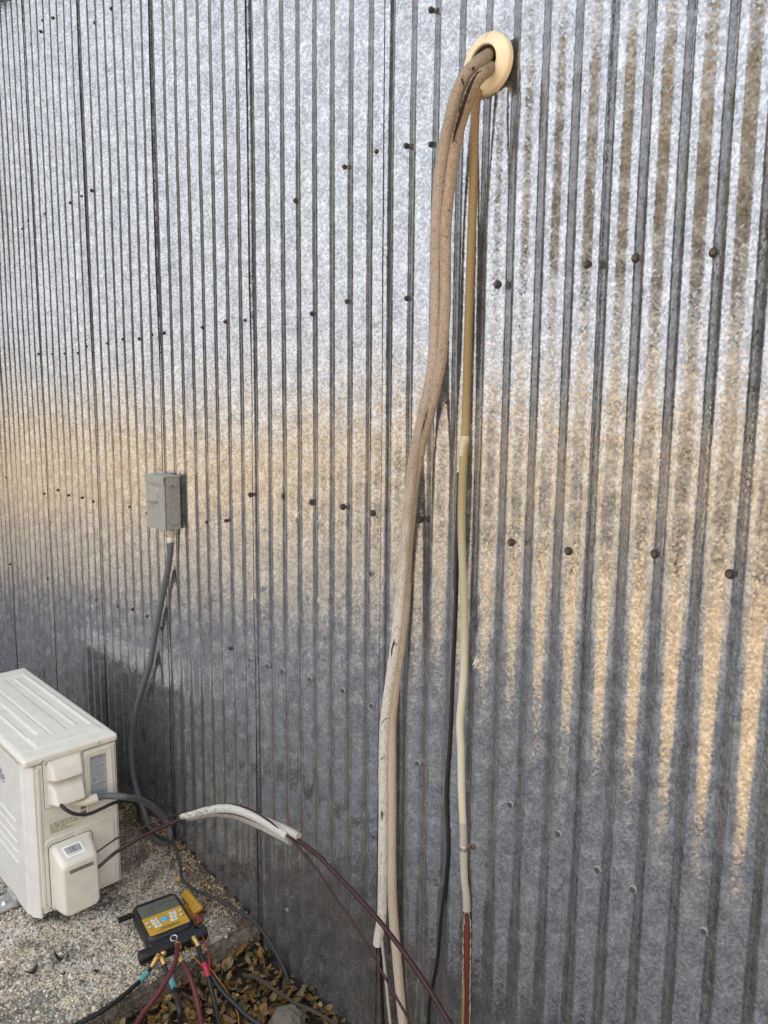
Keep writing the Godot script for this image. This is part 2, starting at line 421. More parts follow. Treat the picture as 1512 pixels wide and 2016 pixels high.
func build_shed() -> void:
	warp.frequency = 0.02; warp.seed = 3; warp.fractal_octaves = 2
	var gaps := FastNoiseLite.new(); gaps.frequency = 0.03; gaps.seed = 6
	var shed := thing("metal_shed", "long shed wall of grey galvanised corrugated sheets under an eave", "building", Vector3(-2, 0, -2))
	# dents and nail pricks of the two sheets that have them: x, y, radius, height
	var dents := []
	for p in [Vector3(-0.9644, 1.3293, 0), Vector3(-0.9694, 1.3114, 0), Vector3(-0.9579, 1.3024, 0), Vector3(-0.9651, 1.2668, 0), Vector3(-0.967, 1.1975, 0), Vector3(-0.9595, 1.1845, 0), Vector3(-0.9716, 1.2079, 0), Vector3(-0.9657, 1.2838, 0)]:
		dents.append(Vector4(p.x + rng.randf_range(-0.004, 0.004), p.y, rng.randf_range(0.006, 0.011), rng.randf_range(-0.010, 0.008)))
	var pricks := []
	for i in 46:
		var q: Vector3 = Vector3(-2.0084, 1.5022, 0)
		pricks.append(Vector4(q.x + rng.randfn(0, 0.06), q.y + rng.randfn(0, 0.10), rng.randf_range(0.0025, 0.005), rng.randf_range(-0.0022, -0.001)))
	for p in [Vector3(-1.6028, 1.4423, 0), Vector3(-1.5861, 1.2907, 0), Vector3(-1.7521, 1.396, 0), Vector3(-1.4934, 1.4448, 0), Vector3(-1.5025, 1.2247, 0), Vector3(-1.7556, 1.2246, 0), Vector3(-1.8088, 1.173, 0)]: pricks.append(Vector4(p.x, p.y, 0.006, 0.003))
	for k in range(-6, 9):
		var fine := k == 4 or k == 2 or k == 3
		var lift: float = {-1: 0.004, 0: 0.005, 1: 0.0055, 2: 0.0042, 3: 0.0012, 4: 0.0007}.get(k - 1 + 0, 0.002)
		var b: Array = dents if k == 4 else pricks if (k == 2 or k == 3) else []
		var o := part(shed, "corrugated_sheet", sheet(k, -0.05, 3.75, 520 if fine else 90, 26 if fine else 22, b, lift, gaps), M.zinc)
	# screws, each in a valley or near a lapped edge
	var small := screw_mesh(0.0062); var large := screw_mesh(0.0085); var hs := head_mesh(0.0040); var hl := head_mesh(0.0054)
	M.head_dark = mat(Color(0.10, 0.078, 0.06), 0.6, 0.5); M.head_zinc = mat(Color(0.09, 0.085, 0.08), 0.6, 0.5)
	for p in [Vector3(-3.4467, 1.9731, 0), Vector3(-3.3, 1.9661, 0), Vector3(-3.1674, 1.9619, 0), Vector3(-3.0324, 1.9575, 0), Vector3(-2.9172, 1.9773, 0), Vector3(-2.7563, 1.9797, 0), Vector3(-2.6236, 1.9866, 0), Vector3(-2.493, 1.9804, 0), Vector3(-2.3774, 1.9867, 0), Vector3(-2.3034, 1.9869, 0), Vector3(-2.0775, 1.9903, 0), Vector3(-1.9471, 1.9971, 0), Vector3(-1.8272, 1.9907, 0), Vector3(-1.5374, 1.9859, 0), Vector3(-1.4003, 2.0035, 0), Vector3(-1.1954, 1.9905, 0), Vector3(-3.5751, 2.5266, 0), Vector3(-3.4605, 2.5397, 0), Vector3(-3.3013, 2.5414, 0), Vector3(-3.0352, 2.5369, 0), Vector3(-2.9091, 2.5357, 0), Vector3(-2.8345, 2.5433, 0), Vector3(-1.603, 2.2786, 0), Vector3(-1.4072, 2.319, 0), Vector3(-1.2858, 2.3236, 0), Vector3(-1.2017, 2.3192, 0), Vector3(-1.1289, 2.3052, 0), Vector3(-3.2433, 3.2294, 0), Vector3(-3.2069, 3.2565, 0), Vector3(-3.1102, 3.2327, 0), Vector3(-3.3575, 3.2189, 0), Vector3(-2.7551, 3.0977, 0), Vector3(-2.6228, 3.098, 0), Vector3(-3.4551, 1.3503, 0), Vector3(-3.3081, 1.3787, 0), Vector3(-3.1802, 1.3674, 0), Vector3(-3.0423, 1.3689, 0), Vector3(-2.918, 1.3657, 0), Vector3(-2.6205, 1.3725, 0), Vector3(-2.4841, 1.3619, 0), Vector3(-2.0739, 1.3772, 0), Vector3(-1.954, 1.3956, 0), Vector3(-3.9832, 1.3874, 0), Vector3(-3.9923, 0.939, 0), Vector3(-3.9015, 0.9427, 0), Vector3(-3.4598, 0.9552, 0), Vector3(-2.9247, 0.959, 0), Vector3(-2.755, 0.9627, 0), Vector3(-2.6269, 0.9762, 0), Vector3(-2.4996, 0.9769, 0), Vector3(-3.6982, 2.3786, 0), Vector3(-2.2087, 1.3807, 0), Vector3(-1.134, 2.5734, 0), Vector3(-1.9505, 0.9855, 0), Vector3(-2.3776, 0.9592, 0)]:
		var o := part(shed, "screw", small, M.screw_dark); o.position += p + Vector3(0, 0, wall_z(p.x, p.y) + 0.0006); o.rotation.z = rng.randf() * TAU
		part(o, "screw_head", hs, M.head_dark, Vector3.ZERO)
	for p in [Vector3(-0.9379, 1.9918, 0), Vector3(-0.7358, 2.0051, 0), Vector3(-0.6423, 2.004, 0), Vector3(-0.5091, 1.9946, 0), Vector3(-1.8195, 1.4882, 0), Vector3(-1.6648, 1.4974, 0), Vector3(-1.5402, 1.4919, 0), Vector3(-1.4099, 1.4925, 0), Vector3(-1.2893, 1.4894, 0), Vector3(-1.1403, 1.4897, 0), Vector3(-0.8781, 1.4725, 0), Vector3(-0.7439, 1.4736, 0), Vector3(-0.5766, 1.4911, 0), Vector3(-0.4471, 1.4761, 0)]:
		var o := part(shed, "screw", large, M.screw_dark); o.position += p + Vector3(0, 0, wall_z(p.x, p.y) + 0.0006); o.rotation.z = rng.randf() * TAU
		part(o, "screw_head", hl, M.head_dark, Vector3.ZERO)
	for p in [Vector3(-1.8268, 0.9817, 0), Vector3(-1.745, 0.9821, 0), Vector3(-1.6722, 0.9842, 0), Vector3(-1.543, 0.9966, 0), Vector3(-1.4062, 1.0019, 0), Vector3(-1.2854, 0.999, 0), Vector3(-1.1337, 0.8976, 0), Vector3(-0.8629, 0.9018, 0), Vector3(-0.7394, 0.892, 0), Vector3(-0.655, 0.8493, 0), Vector3(-0.5806, 0.845, 0), Vector3(-0.4464, 0.8324, 0), Vector3(-1.2912, 1.3394, 0), Vector3(-1.6652, 0.227, 0)]:
		var o := part(shed, "screw", large, M.screw_zinc); o.position += p + Vector3(0, 0, wall_z(p.x, p.y) + 0.0006); o.rotation.z = rng.randf() * TAU
		part(o, "screw_head", hl, M.head_zinc, Vector3.ZERO)
	# the rest of the shed: roof with its eave, far walls
	var L := SEAM0 - 6 * COVER - 0.03; var R := SEAM0 + 9 * COVER
	var mb := MB.new()
	rbox(mb, Vector3((L + R) / 2, 4.55, -2.2), Vector3(R - L + 0.3, 0.12, 5.62), 0.02, Basis(Vector3(1, 0, 0), 0.3))
	part(shed, "roof", mb.mesh(), M.roof)
	mb = MB.new()
	rbox(mb, Vector3(L - 0.04, 2.2, -2.4), Vector3(0.06, 4.4, 4.75), 0.005); rbox(mb, Vector3(R + 0.04, 2.2, -2.4), Vector3(0.06, 4.4, 4.75), 0.005)
	rbox(mb, Vector3((L + R) / 2, 2.6, -4.8), Vector3(R - L, 5.2, 0.06), 0.005)
	part(shed, "far_wall", mb.mesh(), M.roof)

# ---------------------------------------------------------------- pipes through the wall
func build_cover() -> void:
	var at: Vector3 = Vector3(-0.9644, 2.411, 0.02)
	at.z = 0.010; at.x -= 0.004
	var o := thing("pipe_wall_cover", "round cream plastic wall cover where the pipes enter the metal wall", "pipe cover", at)
	var b := Basis(Vector3(1, 0, 0), Vector3(0, 0, 1), Vector3(0, -1, 0))
	for h in 2:      # two halves that meet along a slightly tilted joint
		var mb := MB.new()
		var a := deg_to_rad(98.0) + PI * h
		lathe(mb, at, b, [Vector2(0.0572, -0.006), Vector2(0.0572, 0.004), Vector2(0.0565, 0.0068), Vector2(0.0545, 0.0088), Vector2(0.047, 0.0135), Vector2(0.0375, 0.0172), Vector2(0.0345, 0.0175), Vector2(0.0325, 0.0165), Vector2(0.0318, 0.015), Vector2(0.0312, -0.03)], 26, Color.WHITE, a + 0.012, a + PI - 0.012)
		part(o, "cover_half", mb.mesh(), M.cream)
	var mb2 := MB.new()
	lathe(mb2, at, b, [Vector2(0.0312, 0.012), Vector2(0.0312, 0.002), Vector2(0.0001, 0.002)], 24)
	part(o, "hole_shade", mb2.mesh(), mat(Color(0.07, 0.05, 0.04), 0.9))  # dark disc over the uncut sheet, standing in for shade in the hole

func build_insulated_pipes() -> void:
	var t1 := [Vector3(-0.9853, 2.4483, -0.03), Vector3(-0.9529, 2.4127, 0.035), Vector3(-0.9485, 2.3853, 0.072), Vector3(-0.9582, 2.3654, 0.088), Vector3(-0.9722, 2.3389, 0.094), Vector3(-0.988, 2.3028, 0.092), Vector3(-1.0064, 2.2692, 0.086), Vector3(-1.0309, 2.2025, 0.074), Vector3(-1.0484, 2.1041, 0.062), Vector3(-1.0531, 2.0283, 0.056), Vector3(-1.0537, 1.9469, 0.053), Vector3(-1.0591, 1.8441, 0.052), Vector3(-1.0688, 1.7925, 0.051), Vector3(-1.0846, 1.7388, 0.05), Vector3(-1.1016, 1.6837, 0.048), Vector3(-1.1176, 1.6284, 0.046), Vector3(-1.1267, 1.5712, 0.045), Vector3(-1.1343, 1.5142, 0.044), Vector3(-1.1421, 1.4551, 0.043), Vector3(-1.151, 1.3663, 0.042), Vector3(-1.1613, 1.28, 0.04), Vector3(-1.1739, 1.1863, 0.039), Vector3(-1.193, 1.0869, 0.037), Vector3(-1.2082, 0.9872, 0.036), Vector3(-1.2131, 0.8873, 0.035), Vector3(-1.2123, 0.7556, 0.034), Vector3(-1.2122, 0.6214, 0.034), Vector3(-1.2128, 0.5342, 0.034), Vector3(-1.2138, 0.4766, 0.034), Vector3(-1.2221, 0.4168, 0.036), Vector3(-1.2244, 0.3891, 0.037)]
	var t2 := [Vector3(-0.982, 2.4273, -0.03), Vector3(-0.9474, 2.3917, 0.03), Vector3(-0.9356, 2.3672, 0.066), Vector3(-0.9409, 2.3503, 0.08), Vector3(-0.9512, 2.3281, 0.083), Vector3(-0.9689, 2.3011, 0.08), Vector3(-0.988, 2.2677, 0.074), Vector3(-1.0114, 2.2006, 0.064), Vector3(-1.0306, 2.1026, 0.054), Vector3(-1.032, 2.0265, 0.05), Vector3(-1.0328, 1.9455, 0.048), Vector3(-1.0421, 1.8437, 0.047), Vector3(-1.0544, 1.7924, 0.046), Vector3(-1.0723, 1.7389, 0.044), Vector3(-1.0939, 1.6838, 0.04), Vector3(-1.1149, 1.6281, 0.034), Vector3(-1.1298, 1.57, 0.03), Vector3(-1.1384, 1.5124, 0.028), Vector3(-1.1461, 1.4528, 0.027), Vector3(-1.155, 1.3633, 0.026), Vector3(-1.1583, 1.278, 0.026), Vector3(-1.1709, 1.1839, 0.025), Vector3(-1.188, 1.0846, 0.023), Vector3(-1.1995, 0.9858, 0.022), Vector3(-1.1989, 0.8877, 0.021), Vector3(-1.1978, 0.7561, 0.02), Vector3(-1.1957, 0.6229, 0.02), Vector3(-1.1925, 0.5378, 0.02), Vector3(-1.186, 0.4676, 0.02), Vector3(-1.1737, 0.3792, 0.02), Vector3(-1.1593, 0.2748, 0.02), Vector3(-1.1451, 0.1841, 0.02), Vector3(-1.1349, 0.1192, 0.02)]
	var o := thing("insulated_pipe_pair", "pair of cracked tan foam insulated pipes hanging from the round wall cover", "pipes", Vector3(-1.2104, 0.3349, 0.03))
	var ns := FastNoiseLite.new(); ns.frequency = 1.0; ns.seed = 14; ns.fractal_octaves = 3
	var fine := FastNoiseLite.new(); fine.frequency = 1.0; fine.seed = 15
	var r1 := func(t: float, a: float, m: float) -> float:
		return 0.0122 * (1.0 + 0.05 * ns.get_noise_2d(m * 14.0, cos(a) * 1.5) + 0.028 * fine.get_noise_3d(cos(a) * 2.0, sin(a) * 2.0, m * 190.0) + 0.014 * fine.get_noise_3d(cos(a) * 6.0, sin(a) * 6.0, m * 420.0))
	var c1 := func(t: float, a: float, m: float) -> Color:
		var up := Color(0.54, 0.44, 0.355).lerp(Color(0.46, 0.37, 0.29), clampf(0.5 + ns.get_noise_2d(m * 9.0, 4.0), 0, 1))
		up = up.lerp(Color(0.33, 0.26, 0.17), smoothstep(0.12, 0.0, t))
		var low := Color(0.76, 0.72, 0.64).lerp(Color(0.46, 0.37, 0.29), smoothstep(0.05, 0.5, fine.get_noise_3d(cos(a) * 3.0, sin(a) * 3.0, m * 60.0)))
		up = up * lerpf(0.66, 1.0, smoothstep(0.0, 0.075, absf(fine.get_noise_3d(cos(a) * 1.1, sin(a) * 1.1, m * 75.0))))
		return up.lerp(low, smoothstep(0.42, 0.62, t + 0.08 * ns.get_noise_2d(m * 8.0, a))).lerp(Color(0.72, 0.70, 0.64), smoothstep(0.96, 0.99, t))
	var c2 := func(t: float, a: float, m: float) -> Color:
		var up := Color(0.53, 0.42, 0.325).lerp(Color(0.45, 0.35, 0.26), clampf(0.5 + 1.2 * ns.get_noise_2d(m * 30.0, a), 0, 1))
		up = up.lerp(Color(0.38, 0.29, 0.19), smoothstep(0.14, 0.0, t))
		up = up * lerpf(0.66, 1.0, smoothstep(0.0, 0.085, absf(fine.get_noise_3d(cos(a) * 1.0 + 7.0, sin(a) * 1.0, m * 85.0))))
		return up.lerp(Color(0.60, 0.495, 0.385), smoothstep(0.4, 0.6, t))
	var r2 := func(t: float, a: float, m: float) -> float:
		return 0.0118 * (1.0 + 0.05 * ns.get_noise_2d(m * 12.0 + 50.0, cos(a) * 1.5) + (0.03 if t < 0.45 else 0.012) * fine.get_noise_3d(cos(a) * 2.0, sin(a) * 2.0 + 9.0, m * 180.0))
	var mb := tube(MB.new(), t1, r1, 28, 0.0032, c1)
	part(o, "foam_sleeve", mb.mesh(), M.foam)
	mb = tube(MB.new(), t2, r2, 28, 0.0032, c2)
	part(o, "foam_sleeve", mb.mesh(), M.foam)
	# torn lengthwise slit of the front tube, facing the camera side
	var eye := Vector3(0.55, 0.0, 0.83)
	var slit := MB.new()
	var jag := func(t: float, i: int) -> Vector2:
		var w := 0.0048 * pow(sin(PI * clampf(t, 0.0, 1.0)), 0.6)
		return Vector2(w * 0.8, w * rng.randf_range(0.55, 1.35))
	ribbon(slit, [Vector3(-0.9166, 2.3595, 0.093), Vector3(-0.9232, 2.3547, 0.098), Vector3(-0.9303, 2.3424, 0.102), Vector3(-0.9389, 2.3258, 0.104), Vector3(-0.949, 2.3093, 0.103), Vector3(-0.9584, 2.2938, 0.1), Vector3(-0.9687, 2.2785, 0.096), Vector3(-0.9789, 2.2667, 0.091), Vector3(-0.989, 2.2501, 0.086)], eye, jag, 0.003)
	part(o, "foam_slit", slit.mesh(), M.crack)
	var hair := func(t: float, i: int) -> Vector2: return Vector2.ONE * 0.0011 * sin(PI * clampf(t + 0.05, 0, 1)) * rng.randf_range(0.4, 1.4)
	var wide := func(t: float, i: int) -> Vector2: return Vector2.ONE * 0.0024 * sin(PI * clampf(t + 0.05, 0, 1)) * rng.randf_range(0.5, 1.3)
	for q in [[[Vector3(-0.9595, 2.3583, 0.101), Vector3(-0.9527, 2.3486, 0.103), Vector3(-0.9478, 2.3363, 0.104)], wide], [[Vector3(-0.946, 2.3808, 0.084), Vector3(-0.9384, 2.3696, 0.09), Vector3(-0.9342, 2.3624, 0.092)], wide], [[Vector3(-0.9436, 2.4096, 0.05), Vector3(-0.9443, 2.3964, 0.064), Vector3(-0.9438, 2.3901, 0.072)], hair], [[Vector3(-0.9862, 2.258, 0.085), Vector3(-0.9801, 2.2535, 0.086), Vector3(-0.9762, 2.2506, 0.083)], hair], [[Vector3(-1.0926, 1.6951, 0.058), Vector3(-1.0976, 1.6752, 0.057), Vector3(-1.1036, 1.6573, 0.055)], hair], [[Vector3(-1.0164, 2.1381, 0.067), Vector3(-1.0091, 2.1341, 0.066), Vector3(-1.0067, 2.1292, 0.064)], hair], [[Vector3(-1.0185, 2.0869, 0.066), Vector3(-1.0129, 2.0811, 0.066)], hair], [[Vector3(-1.1648, 1.2109, 0.052), Vector3(-1.1663, 1.2008, 0.052), Vector3(-1.1721, 1.1845, 0.051), Vector3(-1.1743, 1.159, 0.05)], wide], [[Vector3(-1.1647, 1.2036, 0.052), Vector3(-1.1573, 1.1978, 0.051), Vector3(-1.1516, 1.1965, 0.05)], hair], [[Vector3(-1.2065, 0.9901, 0.048), Vector3(-1.1952, 1.0043, 0.049), Vector3(-1.1842, 1.01, 0.048), Vector3(-1.1827, 1.0048, 0.046)], hair], [[Vector3(-1.2098, 0.8952, 0.047), Vector3(-1.1984, 0.9101, 0.048)], hair], [[Vector3(-1.2073, 0.7638, 0.046), Vector3(-1.2043, 0.7521, 0.047), Vector3(-1.2069, 0.7399, 0.046)], wide], [[Vector3(-1.0657, 1.7474, 0.058), Vector3(-1.077, 1.715, 0.056), Vector3(-1.0899, 1.6798, 0.054)], hair]]:
		var s := MB.new(); ribbon(s, q[0], eye, q[1], 0.002, null, 0.001); part(o, "crack", s.mesh(), M.crack)
	# fine cross cracks of the weathered foam, too small to count
	var many := MB.new()
	for q in [t1, t2]:
		var sp := smooth_path(q, 0.004)
		for i in 70:
			var k := rng.randi_range(6, int(sp.size() * 0.62))
			var d: Vector3 = (sp[k + 1] - sp[k - 1]).normalized()
			var nn := (eye - d * eye.dot(d)).normalized(); var bi := d.cross(nn)
			var a0 := rng.randf_range(-1.2, 0.9); var span := rng.randf_range(0.3, 0.9); var line := []; var drift := rng.randf_range(-0.004, 0.004)
			for h in 4: line.append(sp[k] + (nn * cos(a0 + span * h / 3.0) + bi * sin(a0 + span * h / 3.0)) * 0.0124 + d * (drift * h / 3.0 + rng.randf_range(-0.0008, 0.0008)))
			ribbon(many, line, nn * cos(a0 + span * 0.5) + bi * sin(a0 + span * 0.5), func(t, n): return Vector2.ONE * 0.0005 * sin(PI * clampf(t + 0.05, 0, 1)), 0.003, null, 0.0005)
	var mc := part(o, "hairline_cracks", many.mesh(), mat(Color(0.17, 0.12, 0.085), 0.9)); mc.set_meta("kind", "stuff")
	# the bare pipe that leaves the first sleeve and the torn white lip beside it
	mb = tube(MB.new(), [Vector3(-1.2237, 0.4017, 0.036), Vector3(-1.2161, 0.3695, 0.034), Vector3(-1.2154, 0.3044, 0.032), Vector3(-1.2147, 0.2459, 0.03), Vector3(-1.2079, 0.1557, 0.03), Vector3(-1.2011, 0.0794, 0.03)], 0.0045, 12, 0.01)
	part(o, "bare_pipe", mb.mesh(), M.copper)
	mb = MB.new()
	var edge := func(t: float, i: int) -> Vector2: return Vector2(0.0035, 0.0035 + 0.0015 * rng.randf())
	var wcol := func(t: float, i: int) -> Color: return Color(0.55, 0.52, 0.44)
	ribbon(mb, [Vector3(-1.2068, 0.4134, 0.04), Vector3(-1.2007, 0.3441, 0.036), Vector3(-1.1926, 0.2766, 0.034), Vector3(-1.1803, 0.1826, 0.032), Vector3(-1.1701, 0.1171, 0.032)], eye, edge, 0.004, wcol, 0.003)
	part(o, "torn_lip", mb.mesh(), M.foam)

func build_drain_hose() -> void:
	var path := [Vector3(-0.979, 2.3642, 0.02), Vector3(-0.9856, 2.3429, 0.022), Vector3(-0.9882, 2.284, 0.021), Vector3(-0.9886, 2.1538, 0.02), Vector3(-0.9905, 2.0554, 0.02), Vector3(-0.9912, 1.9953, 0.02), Vector3(-0.9926, 1.8947, 0.02), Vector3(-0.9927, 1.7921, 0.02), Vector3(-0.9932, 1.6866, 0.021), Vector3(-0.9975, 1.5798, 0.021), Vector3(-0.9963, 1.4713, 0.02), Vector3(-0.9851, 1.3117, 0.019), Vector3(-0.982, 1.1704, 0.019), Vector3(-0.9892, 1.0524, 0.019), Vector3(-0.9852, 0.9939, 0.018), Vector3(-0.9811, 0.9065, 0.018), Vector3(-0.9747, 0.8174, 0.017)]
	var o := thing("drain_hose", "ribbed tan drain hose hanging from the wall cover, torn open and rusty below", "hose", Vector3(-0.9563, 0.4798, 0.02))
	var col := func(t: float, a: float, m: float) -> Color:
		var g := Color(0.36, 0.235, 0.13).lerp(Color(0.31, 0.215, 0.085), smoothstep(0.02, 0.12, t))
		g = g.lerp(Color(0.38, 0.30, 0.15), smoothstep(0.35, 0.48, t)).lerp(Color(0.45, 0.405, 0.26), smoothstep(0.5, 0.62, t))
		return g.lerp(Color(0.60, 0.55, 0.42), smoothstep(0.66, 0.8, t)) * (0.76 + 0.24 * pow(0.5 + 0.5 * cos(TAU * m / 0.0042), 0.7))
	var rib := func(t: float, a: float, m: float) -> float: return 0.0087 - 0.0006 * smoothstep(0.5, 0.8, t) + 0.0008 * cos(TAU * m / 0.0042) * smoothstep(1.0, 0.9, t)
	part(o, "ribbed_hose", tube(MB.new(), path, rib, 20, 0.0009, col).mesh(), M.hose)
	part(o, "joint_tape", tube(MB.new(), [Vector3(-0.9927, 1.6866, 0.021), Vector3(-0.9953, 1.6651, 0.021), Vector3(-0.997, 1.6436, 0.021)], 0.0093, 20, 0.004, func(t, a, m): return Color(0.58, 0.5, 0.38)).mesh(), M.hose)
	var low := func(t: float, a: float, m: float) -> Color: return Color(0.62, 0.58, 0.46).lerp(Color(0.56, 0.52, 0.47), smoothstep(0.6, 0.9, t))
	part(o, "smooth_end", tube(MB.new(), [Vector3(-0.9748, 0.8222, 0.017), Vector3(-0.9696, 0.7285, 0.017), Vector3(-0.9661, 0.6854, 0.017), Vector3(-0.9597, 0.6474, 0.017), Vector3(-0.9571, 0.6149, 0.017)], func(t, a, m): return 0.0083 + 0.0008 * smoothstep(0.7, 1.0, t), 20, 0.004, low).mesh(), M.tint)
	# the torn lower end: a split half tube, rust inside, ragged pale rim
	var half := [Vector3(-0.9566, 0.6232, 0.018), Vector3(-0.9571, 0.5843, 0.014), Vector3(-0.9568, 0.5268, 0.013), Vector3(-0.9547, 0.4381, 0.013), Vector3(-0.9529, 0.3349, 0.013), Vector3(-0.95, 0.2442, 0.013)]
	var look := Vector3(0.5, 0.15, 0.86)
	var le := []; var re := []
	var rough := FastNoiseLite.new(); rough.frequency = 1.0; rough.seed = 81; rough.fractal_octaves = 3
	var mouth := func(t: float, i: int) -> Vector2:
		var open_ := 0.45 + 0.55 * smoothstep(0.0, 0.16, t)
		return Vector2(0.0078 + 0.0020 * rough.get_noise_2d(t * 40.0, 1.0) + 0.0008 * rng.randf(), 0.0084 + 0.0024 * rough.get_noise_2d(t * 40.0, 9.0) + 0.0008 * rng.randf()) * open_
	var lining := MB.new(); ribbon(lining, half, look, mouth, 0.004, null, -0.0035)
	part(o, "rusty_lining", lining.mesh(), M.rust)
	for i in range(0, lining.v.size(), 4):
		le.append(lining.v[i] + Vector3(0.0002, 0, 0.0006)); re.append(lining.v[i + 2] + Vector3(0.0002, 0, 0.0006))
	for e in [le, re]:
		var rim := MB.new()
		tube(rim, e, func(t, a, m): return 0.0012 + 0.0011 * rough.get_noise_2d(m * 60.0, 30.0) + 0.0006 * rough.get_noise_2d(m * 300.0, a), 7, 0.003, func(t, a, m): return Color(0.6, 0.55, 0.47).lerp(Color(0.3, 0.15, 0.09), smoothstep(0.1, 0.4, rough.get_noise_2d(m * 50.0, 60.0))))
		part(o, "torn_rim", rim.mesh(), M.tint)
	var strip := MB.new()
	ribbon(strip, [Vector3(-0.9577, 0.4801, 0.022), Vector3(-0.9561, 0.4296, 0.022), Vector3(-0.9559, 0.3778, 0.022), Vector3(-0.9554, 0.3126, 0.022), Vector3(-0.9534, 0.2479, 0.022)], Vector3(0.5, 0, 0.8), func(t, i): return Vector2(0.0035, 0.003) * smoothstep(0.0, 0.4, t), 0.004, func(t, i): return Color(0.42, 0.28, 0.1))
	part(o, "peeling_strip", strip.mesh(), M.tint)
	# the clamp that holds it to the wall
	var c := thing("pipe_clamp", "small shiny steel clamp screwed to the wall round the pale hose", "clamp", Vector3(-0.9548, 0.7651, 0.006))
	var b := Basis(Vector3(1, 0, 0), Vector3(0, 1, 0), Vector3(0, 0, 1))
	var at: Vector3 = Vector3(-0.9713, 0.7623, 0.017)
	var mb := lathe(MB.new(), at, b, [Vector2(0.0088, -0.0055), Vector2(0.0102, -0.005), Vector2(0.0102, 0.005), Vector2(0.0088, 0.0055)], 24)
	part(c, "clamp_band", mb.mesh(), M.steel)
	mb = rbox(MB.new(), Vector3(-0.9605, 0.7646, 0.008), Vector3(0.022, 0.011, 0.0016), 0.0005)
	part(c, "clamp_tab", mb.mesh(), M.steel)
	var s := part(c, "screw", screw_mesh(0.0062), mat(Color(0.16, 0.07, 0.03), 0.7, 0.4)); s.position += Vector3(-0.9518, 0.7678, 0.009)

func build_cables() -> void:
	var mb := tube(MB.new(), [Vector3(-1.019, 1.607, 0.008), Vector3(-1.0177, 1.5465, 0.009), Vector3(-1.0177, 1.4809, 0.01), Vector3(-1.018, 1.395, 0.01), Vector3(-1.0175, 1.3035, 0.01), Vector3(-1.0212, 1.1577, 0.01), Vector3(-1.023, 1.0388, 0.01), Vector3(-1.0271, 0.9436, 0.01), Vector3(-1.0299, 0.8849, 0.011), Vector3(-1.0273, 0.8199, 0.011), Vector3(-1.0227, 0.772, 0.012), Vector3(-1.0206, 0.7237, 0.012), Vector3(-1.0248, 0.6541, 0.012), Vector3(-1.0367, 0.5446, 0.013), Vector3(-1.045, 0.4353, 0.013), Vector3(-1.0648, 0.3174, 0.015), Vector3(-1.0674, 0.2544, 0.016), Vector3(-1.0714, 0.1483, 0.018)], 0.0043, 12, 0.008)
	single("black_cable", mb.mesh(), M.rubber, "black cable hanging down the wall just left of the pale hose", "cable")
	# old black cable from the outdoor unit, along the foot of the wall and over the slab corner
	var p := [Vector3(-2.262, 0.5067, 0.4338), Vector3(-2.235, 0.4955, 0.429), Vector3(-2.22, 0.4733, 0.4044), Vector3(-2.22, 0.4553, 0.3634), Vector3(-2.225, 0.4533, 0.3151), Vector3(-2.235, 0.4515, 0.2665), Vector3(-2.2536, 0.4314, 0.22), Vector3(-2.3305, 0.3715, 0.16), Vector3(-2.3991, 0.3047, 0.11), Vector3(-2.4436, 0.2283, 0.085), Vector3(-2.4095, 0.2028, 0.075), Vector3(-2.3415, 0.2039, 0.068), Vector3(-2.2925, 0.2055, 0.062), Vector3(-2.1897, 0.2464, 0.085), Vector3(-2.1444, 0.2322, 0.095), Vector3(-2.1165, 0.2011, 0.1), Vector3(-2.111, 0.175, 0.102), Vector3(-2.0918, 0.1575, 0.1), Vector3(-2.0338, 0.1514, 0.088), Vector3(-1.9739, 0.1607, 0.078), Vector3(-1.864, 0.1633, 0.058), Vector3(-1.786, 0.1572, 0.04), Vector3(-1.7371, 0.127, 0.027), Vector3(-1.6837, 0.0939, 0.024), Vector3(-1.6326, 0.0635, 0.028), Vector3(-1.5914, 0.0206, 0.035), Vector3(-1.5703, 0.0086, 0.04)]
	mb = tube(MB.new(), p, 0.0056, 12, 0.008)
	single("power_cable", mb.mesh(), M.oldcable, "old black cable from the outdoor unit running along the foot of the wall", "cable")

